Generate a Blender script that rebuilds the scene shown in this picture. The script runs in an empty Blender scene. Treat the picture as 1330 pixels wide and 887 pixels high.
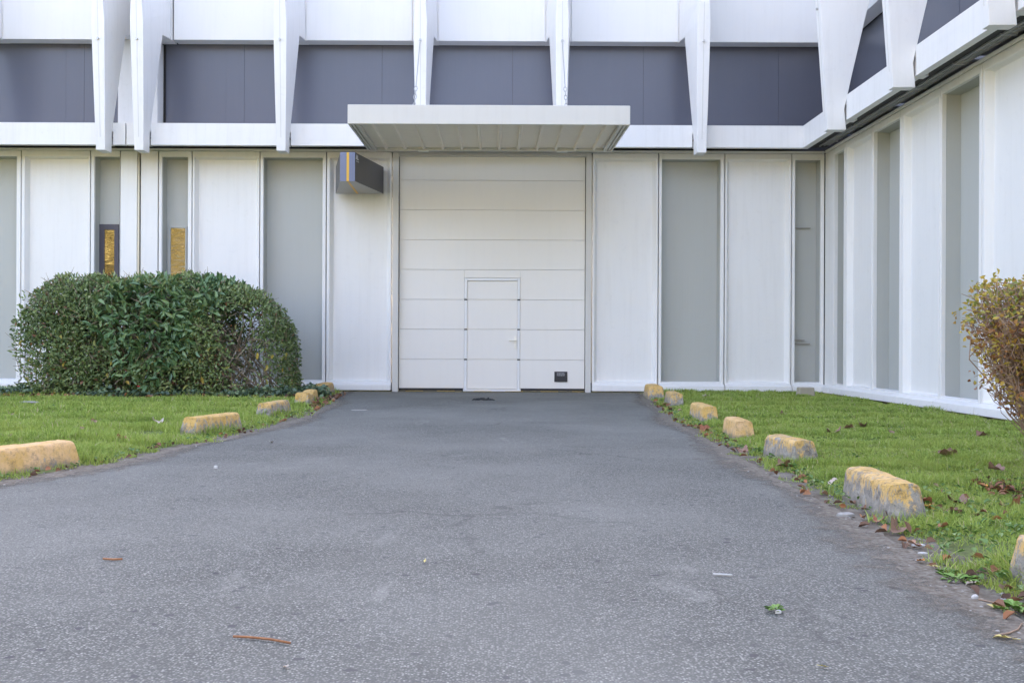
import bpy, bmesh, math, random
import numpy as np
from mathutils import Vector, Matrix
from mathutils.geometry import tessellate_polygon
random.seed(7)
rng = np.random.default_rng(7)
scene = bpy.context.scene
COL = scene.collection
R = math.radians

# ------------------------------------------------------------------ measures
F = 1313.0          # focal length in photo pixels
CH = 0.86           # camera height
D = 18.1            # facade plane
XW = 5.87           # wing wall plane
TH = 0.0045         # camera roll
def unroll(px, py): return px + TH*(py-447), py - TH*(px-645)
def AX(px, Y, py=447): return (unroll(px, py)[0]-645)*Y/F
def AZ(py, Y, px=645): return CH-(unroll(px, py)[1]-447)*Y/F
def GR(px, py, z=0.0):
    x, y = unroll(px, py); Y = (CH-z)*F/(y-447); return (x-645)*Y/F, Y

# ------------------------------------------------------------------ materials
def new_mat(name):
    m = bpy.data.materials.new(name); m.use_nodes = True
    nt = m.node_tree; b = nt.nodes['Principled BSDF']
    return m, nt, b
def N(nt, typ, **kw):
    n = nt.nodes.new(typ)
    for k, v in kw.items():
        if k in n.inputs: n.inputs[k].default_value = v
        else: setattr(n, k, v)
    return n
def noise(nt, scale, detail=4, rough=.55, mapscale=None, coord='Object', dist=0.0):
    tc = N(nt, 'ShaderNodeTexCoord'); mp = N(nt, 'ShaderNodeMapping')
    if mapscale: mp.inputs['Scale'].default_value = mapscale
    nt.links.new(tc.outputs[coord], mp.inputs['Vector'])
    n = N(nt, 'ShaderNodeTexNoise', Scale=scale, Detail=detail, Roughness=rough, Distortion=dist)
    nt.links.new(mp.outputs[0], n.inputs['Vector'])
    return n
def ramp(nt, src, stops):
    r = N(nt, 'ShaderNodeValToRGB')
    el = r.color_ramp.elements
    while len(el) < len(stops): el.new(.5)
    for e, (p, c) in zip(el, stops):
        e.position = p; e.color = (c, c, c, 1) if isinstance(c, (int, float)) else (*c, 1)
    nt.links.new(src, r.inputs[0]); return r
def mix(nt, fac, a, b, blend='MIX'):
    m = N(nt, 'ShaderNodeMix'); m.data_type = 'RGBA'; m.blend_type = blend
    def put(sock, v):
        if isinstance(v, bpy.types.NodeSocket): nt.links.new(v, sock)
        elif isinstance(v, (int, float)): sock.default_value = v
        else: sock.default_value = (*v, 1)
    put(m.inputs[0], fac); put(m.inputs[6], a); put(m.inputs[7], b)
    return m.outputs[2]
def bump(nt, b, src, strength, dist=.01):
    bp = N(nt, 'ShaderNodeBump', Strength=strength, Distance=dist)
    nt.links.new(src, bp.inputs['Height']); nt.links.new(bp.outputs[0], b.inputs['Normal'])

def paint(name, col, rough=.5, dirt=.12, streak=.10, ribs=0.0, dirtcol=(.30, .27, .22), metal=0.0, spec=.35):
    m, nt, b = new_mat(name)
    n1 = noise(nt, 1.3, 6, .6)
    n2 = noise(nt, 2.2, 5, .6, mapscale=(5, 5, .35))
    n3 = noise(nt, 9.0, 5, .65)
    d1 = ramp(nt, n1.outputs[0], [(.35, 0.0), (.75, 1.0)])
    s1 = ramp(nt, n2.outputs[0], [(.48, 0.0), (.80, 1.0)])
    s2 = ramp(nt, n3.outputs[0], [(.58, 0.0), (.82, 1.0)])
    def mul(sock, k):
        mm = N(nt, 'ShaderNodeMath', operation='MULTIPLY'); mm.inputs[1].default_value = k
        nt.links.new(sock, mm.inputs[0]); return mm.outputs[0]
    c = mix(nt, mul(d1.outputs[0], dirt*.6), col, tuple(x*.8 for x in col))
    c = mix(nt, mul(s1.outputs[0], streak), c, dirtcol)
    c = mix(nt, mul(s2.outputs[0], dirt*.5), c, dirtcol)
    nt.links.new(c, b.inputs['Base Color'])
    b.inputs['Roughness'].default_value = rough
    b.inputs['Metallic'].default_value = metal
    b.inputs['Specular IOR Level'].default_value = spec
    if ribs > 0:
        n4 = noise(nt, 1.0, 3, .6, mapscale=(38, 38, .4))
        bump(nt, b, n4.outputs[0], ribs, .02)
    else:
        n4 = noise(nt, 45, 3, .6); bump(nt, b, n4.outputs[0], .08, .004)
    return m

M = {}
M['wall'] = paint('wall_white_paint', (.82, .805, .775), .5, .20, .08, ribs=.08)
M['concrete_white'] = paint('concrete_white_paint', (.79, .775, .755), .6, .26, .12)
M['spandrel'] = paint('spandrel_white', (.74, .73, .715), .55, .12, .06, ribs=.05)
M['infill'] = paint('infill_grey_paint', (.47, .475, .44), .55, .10, .05, ribs=.10)
M['slate'] = paint('slate_panel', (.115, .120, .152), .27, .18, .06, ribs=.05, dirtcol=(.18, .18, .20))
M['door'] = paint('door_cream_panel', (.83, .80, .745), .45, .06, .03, ribs=.02)
M['wicket'] = paint('wicket_frame_white', (.84, .84, .83), .4, .05, .02)
M['post'] = paint('door_frame_grey', (.64, .625, .585), .45, .15, .10)
M['dark'] = paint('dark_backing', (.045, .043, .042), .8, .1, .05)
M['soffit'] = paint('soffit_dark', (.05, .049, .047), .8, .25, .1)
M['grille'] = paint('grille_grey', (.42, .42, .42), .6, .2, .1)
M['canopy'] = paint('canopy_cream_metal', (.64, .62, .57), .42, .10, .10, dirtcol=(.33, .29, .22))
M['canopy_rib'] = paint('canopy_sheet', (.84, .77, .66), .45, .12, .10, dirtcol=(.30, .25, .19))
M['steel'] = paint('galvanised_steel', (.45, .45, .44), .4, .15, .1, metal=.7)
M['sign_dark'] = paint('sign_charcoal', (.115, .11, .113), .42, .25, .08, dirtcol=(.2, .19, .18))
M['sign_front'] = paint('sign_front_sky_sheen', (.19, .215, .32), .4, .08, .04)  # blue of the sky mirrored on the dark front face, painted in as colour
M['sign_under'] = paint('sign_brushed_grey', (.42, .40, .38), .4, .12, .05)
M['sign_yellow'] = paint('sign_yellow', (.80, .47, .06), .4, .1, .05)
M['logo'] = paint('sign_white_lettering', (.7, .7, .7), .5, .05, .02)
M['seal'] = paint('rubber_seal', (.03, .03, .032), .7, .1, .05)
M['plate'] = paint('black_plate', (.035, .035, .04), .4, .1, .02)
M['plate_text'] = paint('plate_grey_text', (.38, .38, .40), .5, .05, .02)
M['handle'] = paint('handle_ivory', (.88, .84, .74), .35, .05, .02)
M['hazard'] = paint('hazard_yellow_paint', (.55, .36, .06), .6, .3, .1)
M['wframe'] = paint('window_dark_frame', (.085, .08, .10), .45, .1, .03)
M['pipe'] = paint('pipe_cream', (.74, .66, .48), .4, .1, .12)
M['bark'] = paint('bark', (.13, .095, .065), .85, .3, .2, dirtcol=(.06, .05, .035))
M['twig'] = paint('twig_bark', (.34, .235, .165), .8, .3, .1, dirtcol=(.09, .06, .04))
M['twig_grey'] = paint('dry_stem', (.30, .24, .17), .8, .3, .1, dirtcol=(.12, .09, .06))
M['stone_grey'] = paint('lichen_stone', (.38, .34, .26), .9, .7, .1, dirtcol=(.10, .11, .08))
M['pale_slab'] = paint('pale_concrete_chip', (.34, .33, .31), .8, .3, .1)
M['black_lump'] = paint('bitumen', (.018, .018, .018), .6, .3, .1)
M['slat'] = paint('slat_shade_brown', (.31, .29, .25), .6)  # darker than the panel: shadow under each ledge painted into the slat
M['red'] = paint('red_petal', (.55, .03, .03), .5, .1, .02)
M['paper'] = paint('white_scrap', (.58, .57, .55), .7, .1, .05)

def glass_mat(name, wob, scale, col=(.02, .018, .012)):
    m, nt, b = new_mat(name)
    b.inputs['Base Color'].default_value = (*col, 1)
    b.inputs['Roughness'].default_value = .04
    b.inputs['Specular IOR Level'].default_value = 1.0
    b.inputs['IOR'].default_value = 2.0
    b.inputs['Coat Weight'].default_value = 1.0
    b.inputs['Coat Roughness'].default_value = .03
    b.inputs['Coat IOR'].default_value = 1.6
    n = noise(nt, scale, 3, .5, mapscale=(1, 1, 3.5)); bump(nt, b, n.outputs[0], wob, .02)
    for l in list(nt.links):
        if l.to_socket == b.inputs['Normal']: nt.links.new(l.from_socket, b.inputs['Coat Normal'])
    return m
M['glass_flat'] = glass_mat('window_glass', .12, 1.5)
M['glass_wavy'] = glass_mat('window_glass_wavy', .30, 3.0)

# asphalt
def asphalt():
    m, nt, b = new_mat('worn_asphalt')
    tc = N(nt, 'ShaderNodeTexCoord')
    v = N(nt, 'ShaderNodeTexVoronoi', Scale=125.0); nt.links.new(tc.outputs['Object'], v.inputs['Vector'])
    v2 = N(nt, 'ShaderNodeTexVoronoi', Scale=41.0); nt.links.new(tc.outputs['Object'], v2.inputs['Vector'])
    sep = N(nt, 'ShaderNodeSeparateColor'); nt.links.new(v.outputs['Color'], sep.inputs[0])
    stone = ramp(nt, sep.outputs[0], [(0.0, (.080, .081, .071)), (.35, (.17, .171, .150)), (.7, (.262, .264, .231)), (.93, (.35, .352, .31)), (1.0, (.47, .47, .41))])
    edge = ramp(nt, v.outputs['Distance'], [(.22, 0.0), (.62, 1.0)])
    c = mix(nt, edge.outputs[0], stone.outputs[0], (.062, .063, .056))
    nf = noise(nt, 210, 3, .6); c = mix(nt, ramp(nt, nf.outputs[0], [(.45, 0.0), (.65, .55)]).outputs[0], c, (.15, .151, .134))
    sep2 = N(nt, 'ShaderNodeSeparateColor'); nt.links.new(v2.outputs['Color'], sep2.inputs[0])
    big = ramp(nt, sep2.outputs[1], [(.0, 1.0), (.009, 1.0), (.013, 0.0), (1.0, 0.0)])
    c = mix(nt, big.outputs[0], c, (.050, .050, .052))
    n1 = noise(nt, .55, 6, .6); f1 = ramp(nt, n1.outputs[0], [(.38, 0.0), (.62, .32)])
    c = mix(nt, f1.outputs[0], c, (.26, .262, .232))
    n2 = noise(nt, 2.4, 7, .65, dist=.6); f2 = ramp(nt, n2.outputs[0], [(.48, 0.0), (.72, .38)])
    c = mix(nt, f2.outputs[0], c, (.125, .124, .108))
    n3 = noise(nt, 1.1, 8, .72, mapscale=(1.6, .8, 1), dist=.8); f3 = ramp(nt, n3.outputs[0], [(.60, 0.0), (.70, .4)])
    c = mix(nt, f3.outputs[0], c, (.30, .30, .265))
    n5 = noise(nt, 7.0, 6, .75); f5 = ramp(nt, n5.outputs[0], [(.68, 0.0), (.75, .6)])
    c = mix(nt, f5.outputs[0], c, (.42, .415, .37))
    # fine cracks
    vc = N(nt, 'ShaderNodeTexVoronoi', Scale=.55, feature='DISTANCE_TO_EDGE')
    nw = noise(nt, 2.0, 5, .6); vm = N(nt, 'ShaderNodeVectorMath', operation='SCALE'); vm.inputs['Scale'].default_value = .7
    nt.links.new(nw.outputs['Color'], vm.inputs[0])
    va = N(nt, 'ShaderNodeVectorMath', operation='ADD'); nt.links.new(tc.outputs['Object'], va.inputs[0]); nt.links.new(vm.outputs[0], va.inputs[1])
    nt.links.new(va.outputs[0], vc.inputs['Vector'])
    fc = ramp(nt, vc.outputs['Distance'], [(0.0, .55), (.006, .35), (.012, 0.0)])
    ng = noise(nt, .35, 2, .5); fg = ramp(nt, ng.outputs[0], [(.5, 0.0), (.6, 1.0)])
    fm = N(nt, 'ShaderNodeMath', operation='MULTIPLY'); nt.links.new(fc.outputs[0], fm.inputs[0]); nt.links.new(fg.outputs[0], fm.inputs[1])
    c = mix(nt, fm.outputs[0], c, (.03, .03, .03))
    nt.links.new(c, b.inputs['Base Color'])
    b.inputs['Roughness'].default_value = .82
    b.inputs['Specular IOR Level'].default_value = .3
    bump(nt, b, v.outputs['Distance'], -.55, .006)
    return m
M['asphalt'] = asphalt()

def soil():
    m, nt, b = new_mat('verge_soil')
    n1 = noise(nt, 6, 8, .7); n2 = noise(nt, 60, 4, .7)
    a = ramp(nt, n1.outputs[0], [(.3, (.09, .068, .045)), (.48, (.17, .145, .11)), (.60, (.26, .24, .20)), (.75, (.13, .12, .075))])
    c = mix(nt, ramp(nt, n2.outputs[0], [(.4, 0.0), (.7, .5)]).outputs[0], a.outputs[0], (.075, .06, .042))
    nt.links.new(c, b.inputs['Base Color']); b.inputs['Roughness'].default_value = .95
    bump(nt, b, n2.outputs[0], .9, .02); return m
M['soil'] = soil()
def lawnbase():
    m, nt, b = new_mat('lawn_thatch')
    n1 = noise(nt, 1.2, 6, .7); n2 = noise(nt, 30, 5, .7)
    a = ramp(nt, n1.outputs[0], [(.3, (.09, .13, .03)), (.6, (.14, .18, .05)), (.8, (.19, .17, .09))])
    c = mix(nt, ramp(nt, n2.outputs[0], [(.4, 0.0), (.7, .7)]).outputs[0], a.outputs[0], (.05, .045, .022))
    nt.links.new(c, b.inputs['Base Color']); b.inputs['Roughness'].default_value = .95
    bump(nt, b, n2.outputs[0], .8, .02); return m
M['lawn'] = lawnbase()

def stop_mat(name, yellow, lo, hi, dirt):
    m, nt, b = new_mat(name)
    tc = N(nt, 'ShaderNodeTexCoord'); oi = N(nt, 'ShaderNodeObjectInfo')
    va = N(nt, 'ShaderNodeVectorMath', operation='ADD'); sc = N(nt, 'ShaderNodeVectorMath', operation='SCALE'); sc.inputs['Scale'].default_value = 37.0
    cmb = N(nt, 'ShaderNodeCombineXYZ')
    for i in range(3): nt.links.new(oi.outputs['Random'], cmb.inputs[i])
    nt.links.new(cmb.outputs[0], sc.inputs[0]); nt.links.new(tc.outputs['Object'], va.inputs[0]); nt.links.new(sc.outputs[0], va.inputs[1])
    def nz(s, d, r, ms=None):
        n = N(nt, 'ShaderNodeTexNoise', Scale=s, Detail=d, Roughness=r)
        if ms:
            mp = N(nt, 'ShaderNodeMapping'); mp.inputs['Scale'].default_value = ms
            nt.links.new(va.outputs[0], mp.inputs[0]); nt.links.new(mp.outputs[0], n.inputs['Vector'])
        else: nt.links.new(va.outputs[0], n.inputs['Vector'])
        return n.outputs[0]
    con = ramp(nt, nz(14, 6, .7), [(.3, (.20, .18, .155)), (.55, (.34, .315, .27)), (.75, (.46, .43, .37))]).outputs[0]
    yel = mix(nt, ramp(nt, nz(9, 5, .65), [(.35, 0.0), (.7, .75)]).outputs[0], yellow, tuple(min(1, v*1.15+.06) for v in (yellow[0], yellow[1]*1.05, yellow[2]*1.9)))
    big = nz(13, 10, .82, (1.2, 1.2, .55))
    sz = N(nt, 'ShaderNodeSeparateXYZ'); nt.links.new(tc.outputs['Object'], sz.inputs[0])
    zz_ = N(nt, 'ShaderNodeMath', operation='MULTIPLY_ADD'); zz_.inputs[1].default_value = -1.1; nt.links.new(sz.outputs[2], zz_.inputs[0]); nt.links.new(big, zz_.inputs[2])
    z2_ = N(nt, 'ShaderNodeMath', operation='ADD'); z2_.inputs[1].default_value = .12; nt.links.new(zz_.outputs[0], z2_.inputs[0]); big = z2_.outputs[0]
    c = mix(nt, ramp(nt, big, [(lo, 1.0), (hi, 0.0)]).outputs[0], con, yel)
    gr = ramp(nt, nz(26, 9, .82), [(.50, 0.0), (.62, dirt)]).outputs[0]
    c = mix(nt, gr, c, (.085, .075, .062))
    # grime rising from the ground (real dirt splash)
    sx = N(nt, 'ShaderNodeSeparateXYZ'); nt.links.new(tc.outputs['Object'], sx.inputs[0])
    ad = N(nt, 'ShaderNodeMath', operation='MULTIPLY_ADD'); ad.inputs[1].default_value = .16; nt.links.new(nz(12, 6, .7), ad.inputs[0]); nt.links.new(sx.outputs[2], ad.inputs[2])
    lowg = ramp(nt, ad.outputs[0], [(.085, .8), (.145, 0.0)]).outputs[0]
    c = mix(nt, lowg, c, (.17, .15, .125))
    nt.links.new(c, b.inputs['Base Color']); b.inputs['Roughness'].default_value = .8
    bump(nt, b, nz(40, 6, .75), .6, .008)
    return m
YEL = (.58, .365, .085)
M['stop_good'] = stop_mat('parking_stop_fresh', (.60, .38, .12), .60, .66, .45)
M['stop_worn'] = stop_mat('parking_stop_worn', YEL, .455, .50, .75)
M['stop_mid'] = stop_mat('parking_stop_half', YEL, .505, .55, .65)

def leaf_mat(name, stops, rough=.4, trans=.25, spec=.5):
    m, nt, b = new_mat(name)
    at = N(nt, 'ShaderNodeAttribute'); at.attribute_name = 'rnd'
    r = ramp(nt, at.outputs['Fac'], stops)
    nt.links.new(r.outputs[0], b.inputs['Base Color'])
    b.inputs['Roughness'].default_value = rough
    b.inputs['Specular IOR Level'].default_value = spec
    if trans > 0:
        tr = N(nt, 'ShaderNodeBsdfTranslucent'); nt.links.new(r.outputs[0], tr.inputs[0])
        mx = N(nt, 'ShaderNodeMixShader'); mx.inputs[0].default_value = trans
        out = nt.nodes['Material Output']
        nt.links.new(b.outputs[0], mx.inputs[1]); nt.links.new(tr.outputs[0], mx.inputs[2]); nt.links.new(mx.outputs[0], out.inputs[0])
    return m
M['leaf_small'] = leaf_mat('small_dark_leaf', [(0, (.095, .145, .05)), (.4, (.18, .25, .09)), (.75, (.28, .36, .13)), (.93, (.38, .41, .19)), (.96, (.28, .14, .08)), (1, (.34, .18, .10))], .45, .2)
M['leaf_laurel'] = leaf_mat('laurel_leaf', [(0, (.075, .155, .06)), (.5, (.16, .27, .115)), (.85, (.26, .38, .15)), (.97, (.16, .22, .07)), (1, (.42, .32, .06))], .32, .15, .6)
M['leaf_ivy'] = leaf_mat('ivy_leaf', [(0, (.055, .09, .05)), (.6, (.09, .145, .08)), (.9, (.14, .20, .09)), (1, (.20, .24, .10))], .4, .1)
M['leaf_autumn'] = leaf_mat('autumn_leaf', [(0, (.18, .25, .06)), (.3, (.40, .36, .08)), (.6, (.58, .42, .07)), (.8, (.40, .20, .07)), (1, (.26, .12, .06))], .5, .3)
M['leaf_tree'] = leaf_mat('golden_tree_leaf', [(0, (.12, .10, .03)), (.4, (.32, .26, .08)), (.8, (.50, .39, .13)), (1, (.20, .16, .06))], .6, .35)
M['litter'] = leaf_mat('litter_leaf', [(0, (.11, .065, .045)), (.4, (.21, .12, .075)), (.75, (.32, .15, .08)), (.92, (.42, .18, .07)), (1, (.46, .36, .28))], .7, .1, .3)
def grass_mat():
    m, nt, b = new_mat('lawn_grass')
    at = N(nt, 'ShaderNodeAttribute'); at.attribute_name = 'rnd'
    r = ramp(nt, at.outputs['Fac'], [(0, (.185, .26, .05)), (.5, (.33, .44, .095)), (.80, (.45, .55, .15)), (.92, (.50, .49, .22)), (1, (.58, .50, .32))])
    n1 = noise(nt, .9, 5, .65); f = ramp(nt, n1.outputs[0], [(.45, 0.0), (.70, .6)])
    c = mix(nt, f.outputs[0], r.outputs[0], (.42, .48, .12))
    n2 = noise(nt, 2.3, 4, .6); f2 = ramp(nt, n2.outputs[0], [(.55, 0.0), (.72, .55)])
    c = mix(nt, f2.outputs[0], c, (.16, .26, .05))
    nt.links.new(c, b.inputs['Base Color']); b.inputs['Roughness'].default_value = .55
    b.inputs['Specular IOR Level'].default_value = .1
    tr = N(nt, 'ShaderNodeBsdfTranslucent'); nt.links.new(c, tr.inputs[0])
    mx = N(nt, 'ShaderNodeMixShader'); mx.inputs[0].default_value = .3
    nt.links.new(b.outputs[0], mx.inputs[1]); nt.links.new(tr.outputs[0], mx.inputs[2]); nt.links.new(mx.outputs[0], nt.nodes['Material Output'].inputs[0])
    return m
M['grass'] = grass_mat()
def flat_leaf(name, a, bcol):
    m, nt, b = new_mat(name)
    n = noise(nt, 30, 5, .7); r = ramp(nt, n.outputs[0], [(.35, a), (.65, bcol)])
    nt.links.new(r.outputs[0], b.inputs['Base Color']); b.inputs['Roughness'].default_value = .6
    bump(nt, b, n.outputs[0], .4, .004); return m
M['dl_brown'] = flat_leaf('dead_leaf_brown', (.15, .085, .055), (.29, .17, .115))
M['dl_red'] = flat_leaf('dead_leaf_russet', (.24, .08, .04), (.36, .15, .08))
M['dl_orange'] = flat_leaf('dead_leaf_orange', (.55, .20, .03), (.65, .28, .05))
M['dl_yellow'] = flat_leaf('dead_leaf_yellow', (.52, .42, .10), (.62, .55, .22))
M['dl_pale'] = flat_leaf('dead_leaf_pale', (.42, .34, .27), (.55, .47, .40))
M['weed'] = flat_leaf('weed_green', (.10, .20, .03), (.18, .32, .05))
M['needle'] = flat_leaf('dry_needle', (.26, .10, .035), (.38, .17, .07))

# ------------------------------------------------------------------ mesh helpers
class MB:
    def __init__(s): s.v = []; s.f = []
    def add(s, vs, fs):
        o = len(s.v); s.v += [tuple(p) for p in vs]; s.f += [[i+o for i in f] for f in fs]; return s
    def box(s, a, b):
        (x0, y0, z0), (x1, y1, z1) = a, b
        return s.add([(x0,y0,z0),(x1,y0,z0),(x1,y1,z0),(x0,y1,z0),(x0,y0,z1),(x1,y0,z1),(x1,y1,z1),(x0,y1,z1)],
                     [[0,3,2,1],[4,5,6,7],[0,1,5,4],[1,2,6,5],[2,3,7,6],[3,0,4,7]])
    def tbox(s, T, u0, u1, n0, n1, z0, z1):
        vs = [T(u, n, z) for z in (z0, z1) for (u, n) in ((u0,n0),(u1,n0),(u1,n1),(u0,n1))]
        return s.add(vs, [[0,3,2,1],[4,5,6,7],[0,1,5,4],[1,2,6,5],[2,3,7,6],[3,0,4,7]])
    def tprism(s, T, u0, u1, prof):
        k = len(prof)
        vs = [T(u0, n, z) for n, z in prof] + [T(u1, n, z) for n, z in prof]
        fs = [[i, (i+1) % k, (i+1) % k+k, i+k] for i in range(k)] + [list(range(k))[::-1], list(range(k, 2*k))]
        return s.add(vs, fs)
    def loft(s, rings):
        k = len(rings[0]); vs = [p for r in rings for p in r]; fs = []
        for j in range(len(rings)-1):
            for i in range(k):
                fs.append([j*k+i, j*k+(i+1) % k, (j+1)*k+(i+1) % k, (j+1)*k+i])
        fs += [list(range(k))[::-1], list(range((len(rings)-1)*k, len(rings)*k))]
        return s.add(vs, fs)
    def tube(s, pts, radii, sides=6):
        pts = [Vector(p) for p in pts]; rings = []
        for i, p in enumerate(pts):
            t = (pts[min(i+1, len(pts)-1)]-pts[max(i-1, 0)])
            t = t.normalized() if t.length > 1e-9 else Vector((0, 0, 1))
            a = t.cross(Vector((0, 0, 1)) if abs(t.z) < .9 else Vector((1, 0, 0))).normalized(); b = t.cross(a)
            r = radii[i] if hasattr(radii, '__len__') else radii
            rings.append([p+(a*math.cos(q)+b*math.sin(q))*r for q in [2*math.pi*j/sides for j in range(sides)]])
        return s.loft(rings)
    def build(s, name, mat, parent=None, bevel=0.0, smooth=False, origin=None):
        me = bpy.data.meshes.new(name)
        o = Vector(origin) if origin is not None else None
        vs = [tuple(Vector(v)-o) for v in s.v] if o is not None else s.v
        me.from_pydata(vs, [], s.f); me.materials.append(mat)
        bm = bmesh.new(); bm.from_mesh(me); bmesh.ops.recalc_face_normals(bm, faces=bm.faces); bm.to_mesh(me); bm.free()
        if smooth: me.polygons.foreach_set('use_smooth', [True]*len(me.polygons))
        ob = bpy.data.objects.new(name, me); COL.objects.link(ob)
        if o is not None: ob.location = o
        if parent: ob.parent = parent
        if bevel:
            md = ob.modifiers.new('bevel', 'BEVEL'); md.width = bevel; md.segments = 2; md.limit_method = 'ANGLE'; md.angle_limit = R(35)
        return ob
def tag(o, label, cat, group=None):
    o['label'] = label; o['category'] = cat
    if group: o['group'] = group
    return o
def struct(o): o['kind'] = 'structure'; return o
def stuff(o): o['kind'] = 'stuff'; return o
def empty(name, loc=(0, 0, 0), rz=0):
    e = bpy.data.objects.new(name, None); COL.objects.link(e); e.location = loc; e.rotation_euler.z = rz; e.empty_display_size = .2
    return e
def np_mesh(name, V, faces_k, Fc, mat, parent=None, rnd=None, smooth=False):
    """V (n,3); Fc (m,k) constant k"""
    me = bpy.data.meshes.new(name)
    me.vertices.add(len(V)); me.vertices.foreach_set('co', np.ascontiguousarray(V, dtype=np.float32).ravel())
    m, k = Fc.shape
    me.loops.add(m*k); me.loops.foreach_set('vertex_index', np.ascontiguousarray(Fc, dtype=np.int32).ravel())
    me.polygons.add(m); me.polygons.foreach_set('loop_start', np.arange(0, m*k, k, dtype=np.int32))
    me.polygons.foreach_set('loop_total', np.full(m, k, dtype=np.int32))
    me.update(calc_edges=True); me.materials.append(mat)
    if rnd is not None:
        a = me.attributes.new('rnd', 'FLOAT', 'FACE'); a.data.foreach_set('value', np.ascontiguousarray(rnd, dtype=np.float32))
    if smooth: me.polygons.foreach_set('use_smooth', [True]*m)
    ob = bpy.data.objects.new(name, me); COL.objects.link(ob)
    if parent: ob.parent = parent
    return ob
def unit(a): return a/np.maximum(np.linalg.norm(a, axis=-1, keepdims=True), 1e-9)
def leaves(name, P, A, Nrm, L, W, mat, parent=None, rnd=None, fold=.25):
    """hex folded leaves at P, along A, facing Nrm"""
    n = len(P); A = unit(A); S = unit(np.cross(A, Nrm)); U = np.cross(S, A)
    L = L[:, None]; W = W[:, None]
    base = P; tip = P+A*L-U*L*.12
    def side(t, w, s): return P+A*L*t+S*W*w*s+U*W*fold
    V = np.stack([base, side(.32, .48, 1), side(.68, .40, 1), tip, side(.68, .40, -1), side(.32, .48, -1)], 1).reshape(-1, 3)
    i = np.arange(n)[:, None]*6
    Fc = np.concatenate([i+np.array([[0, 1, 2, 3]]), i+np.array([[3, 4, 5, 0]])], 1).reshape(-1, 4)
    if rnd is None: rnd = rng.random(n)
    return np_mesh(name, V, 4, Fc, mat, parent, np.repeat(rnd, 2))
def rand_dirs(n):
    return unit(rng.normal(size=(n, 3)))
def vnoise(P, s, seed=0):
    """cheap smooth pseudo noise in [0,1]"""
    q = P*s; r = np.random.default_rng(seed); out = np.zeros(len(P))
    for k in range(6):
        d = unit(r.normal(size=3)); f = .6+.35*k
        out += np.sin(q@d*f*2.2+r.random()*6.28)/(1+.35*k)
    return np.clip(.5+out/4.4, 0, 1)

TF = lambda u, n, z: (u, D-n, z)          # facade: u = X
TW = lambda u, n, z: (XW-n, u, z)         # wing:   u = Y

# ------------------------------------------------------------------ building
bld = empty('industrial_building', (0, D, 0))
tag(bld, 'white two storey concrete building with vertical fins, slate upper panels and a large sectional door', 'building')
def part(mb, name, mat, parent=bld, **kw):
    ob = mb.build(name, mat, None, **kw)
    ob.parent = parent
    root = parent
    # keep world coordinates: undo the chain of parent locations
    off = Vector((0, 0, 0)); p = parent
    while p is not None: off += p.location; p = p.parent
    ob.location = Vector(ob.location)-off
    return ob

ZT, ZO, ZB = 4.29, 4.185, .185
def bay(T, u0, u1, o0, o1, kind, sgn=1):
    if u0 > u1: u0, u1 = u1, u0
    if o0 > o1: o0, o1 = o1, o0
    g = .008; u0 += g; u1 -= g
    depth, sp = (.10, .055) if kind == 'white' else (.06, .0)
    mb = MB()
    z0 = .165
    # front ring
    O = [(u0, z0), (u1, z0), (u1, ZT), (u0, ZT)]; I = [(o0, ZB), (o1, ZB), (o1, ZO), (o0, ZO)]
    Bk = [(o0+sp, ZB+.02), (o1-sp, ZB+.02), (o1-sp, ZO-sp*.6), (o0+sp, ZO-sp*.6)]
    vs = [T(u, 0, z) for u, z in O]+[T(u, 0, z) for u, z in I]+[T(u, -depth, z) for u, z in Bk]+[T(u, -.2, z) for u, z in O]
    fs = []
    for i in range(4):
        j = (i+1) % 4
        fs += [[i, j, 4+j, 4+i], [4+i, 4+j, 8+j, 8+i], [i, 12+i, 12+j, j]]
    if kind == 'white': fs.append([8, 9, 10, 11])
    mb.add(vs, fs)
    f = part(mb, 'wall_panel', M['wall'])
    md = f.modifiers.new('bevel', 'BEVEL'); md.width = .012; md.segments = 2; md.limit_method = 'ANGLE'; md.angle_limit = R(30)
    # projecting sill block
    s = MB().tprism(T, u0, u1, [(-.09, .20), (.0, .168), (.085, .128), (.09, .03), (-.09, .03)])
    part(s, 'sill', M['wall'], f, bevel=.008)
    if kind != 'white':
        q = MB(); d = .25
        J = [(o0, ZB+.003), (o1, ZB+.003), (o1, ZO), (o0, ZO)]
        K = [(o0+.01, ZB+.003), (o1-.01, ZB+.003), (o1-.01, ZO-.01), (o0+.01, ZO-.01)]
        vs = [T(u, -.062, z) for u, z in J]+[T(u, -d, z) for u, z in K]
        fs = [[i, (i+1) % 4, 4+(i+1) % 4, 4+i] for i in range(4)]+[[4, 5, 6, 7]]
        q.add(vs, fs)
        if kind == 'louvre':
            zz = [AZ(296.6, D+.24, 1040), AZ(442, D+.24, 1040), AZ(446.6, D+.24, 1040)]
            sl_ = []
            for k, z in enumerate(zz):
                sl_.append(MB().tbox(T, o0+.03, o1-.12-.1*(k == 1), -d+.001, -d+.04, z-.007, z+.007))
        ip = part(q, 'infill_panel', M['infill'], f)
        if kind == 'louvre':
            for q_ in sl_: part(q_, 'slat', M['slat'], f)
    return f
fx = lambda px: AX(px, D, 350)
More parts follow.
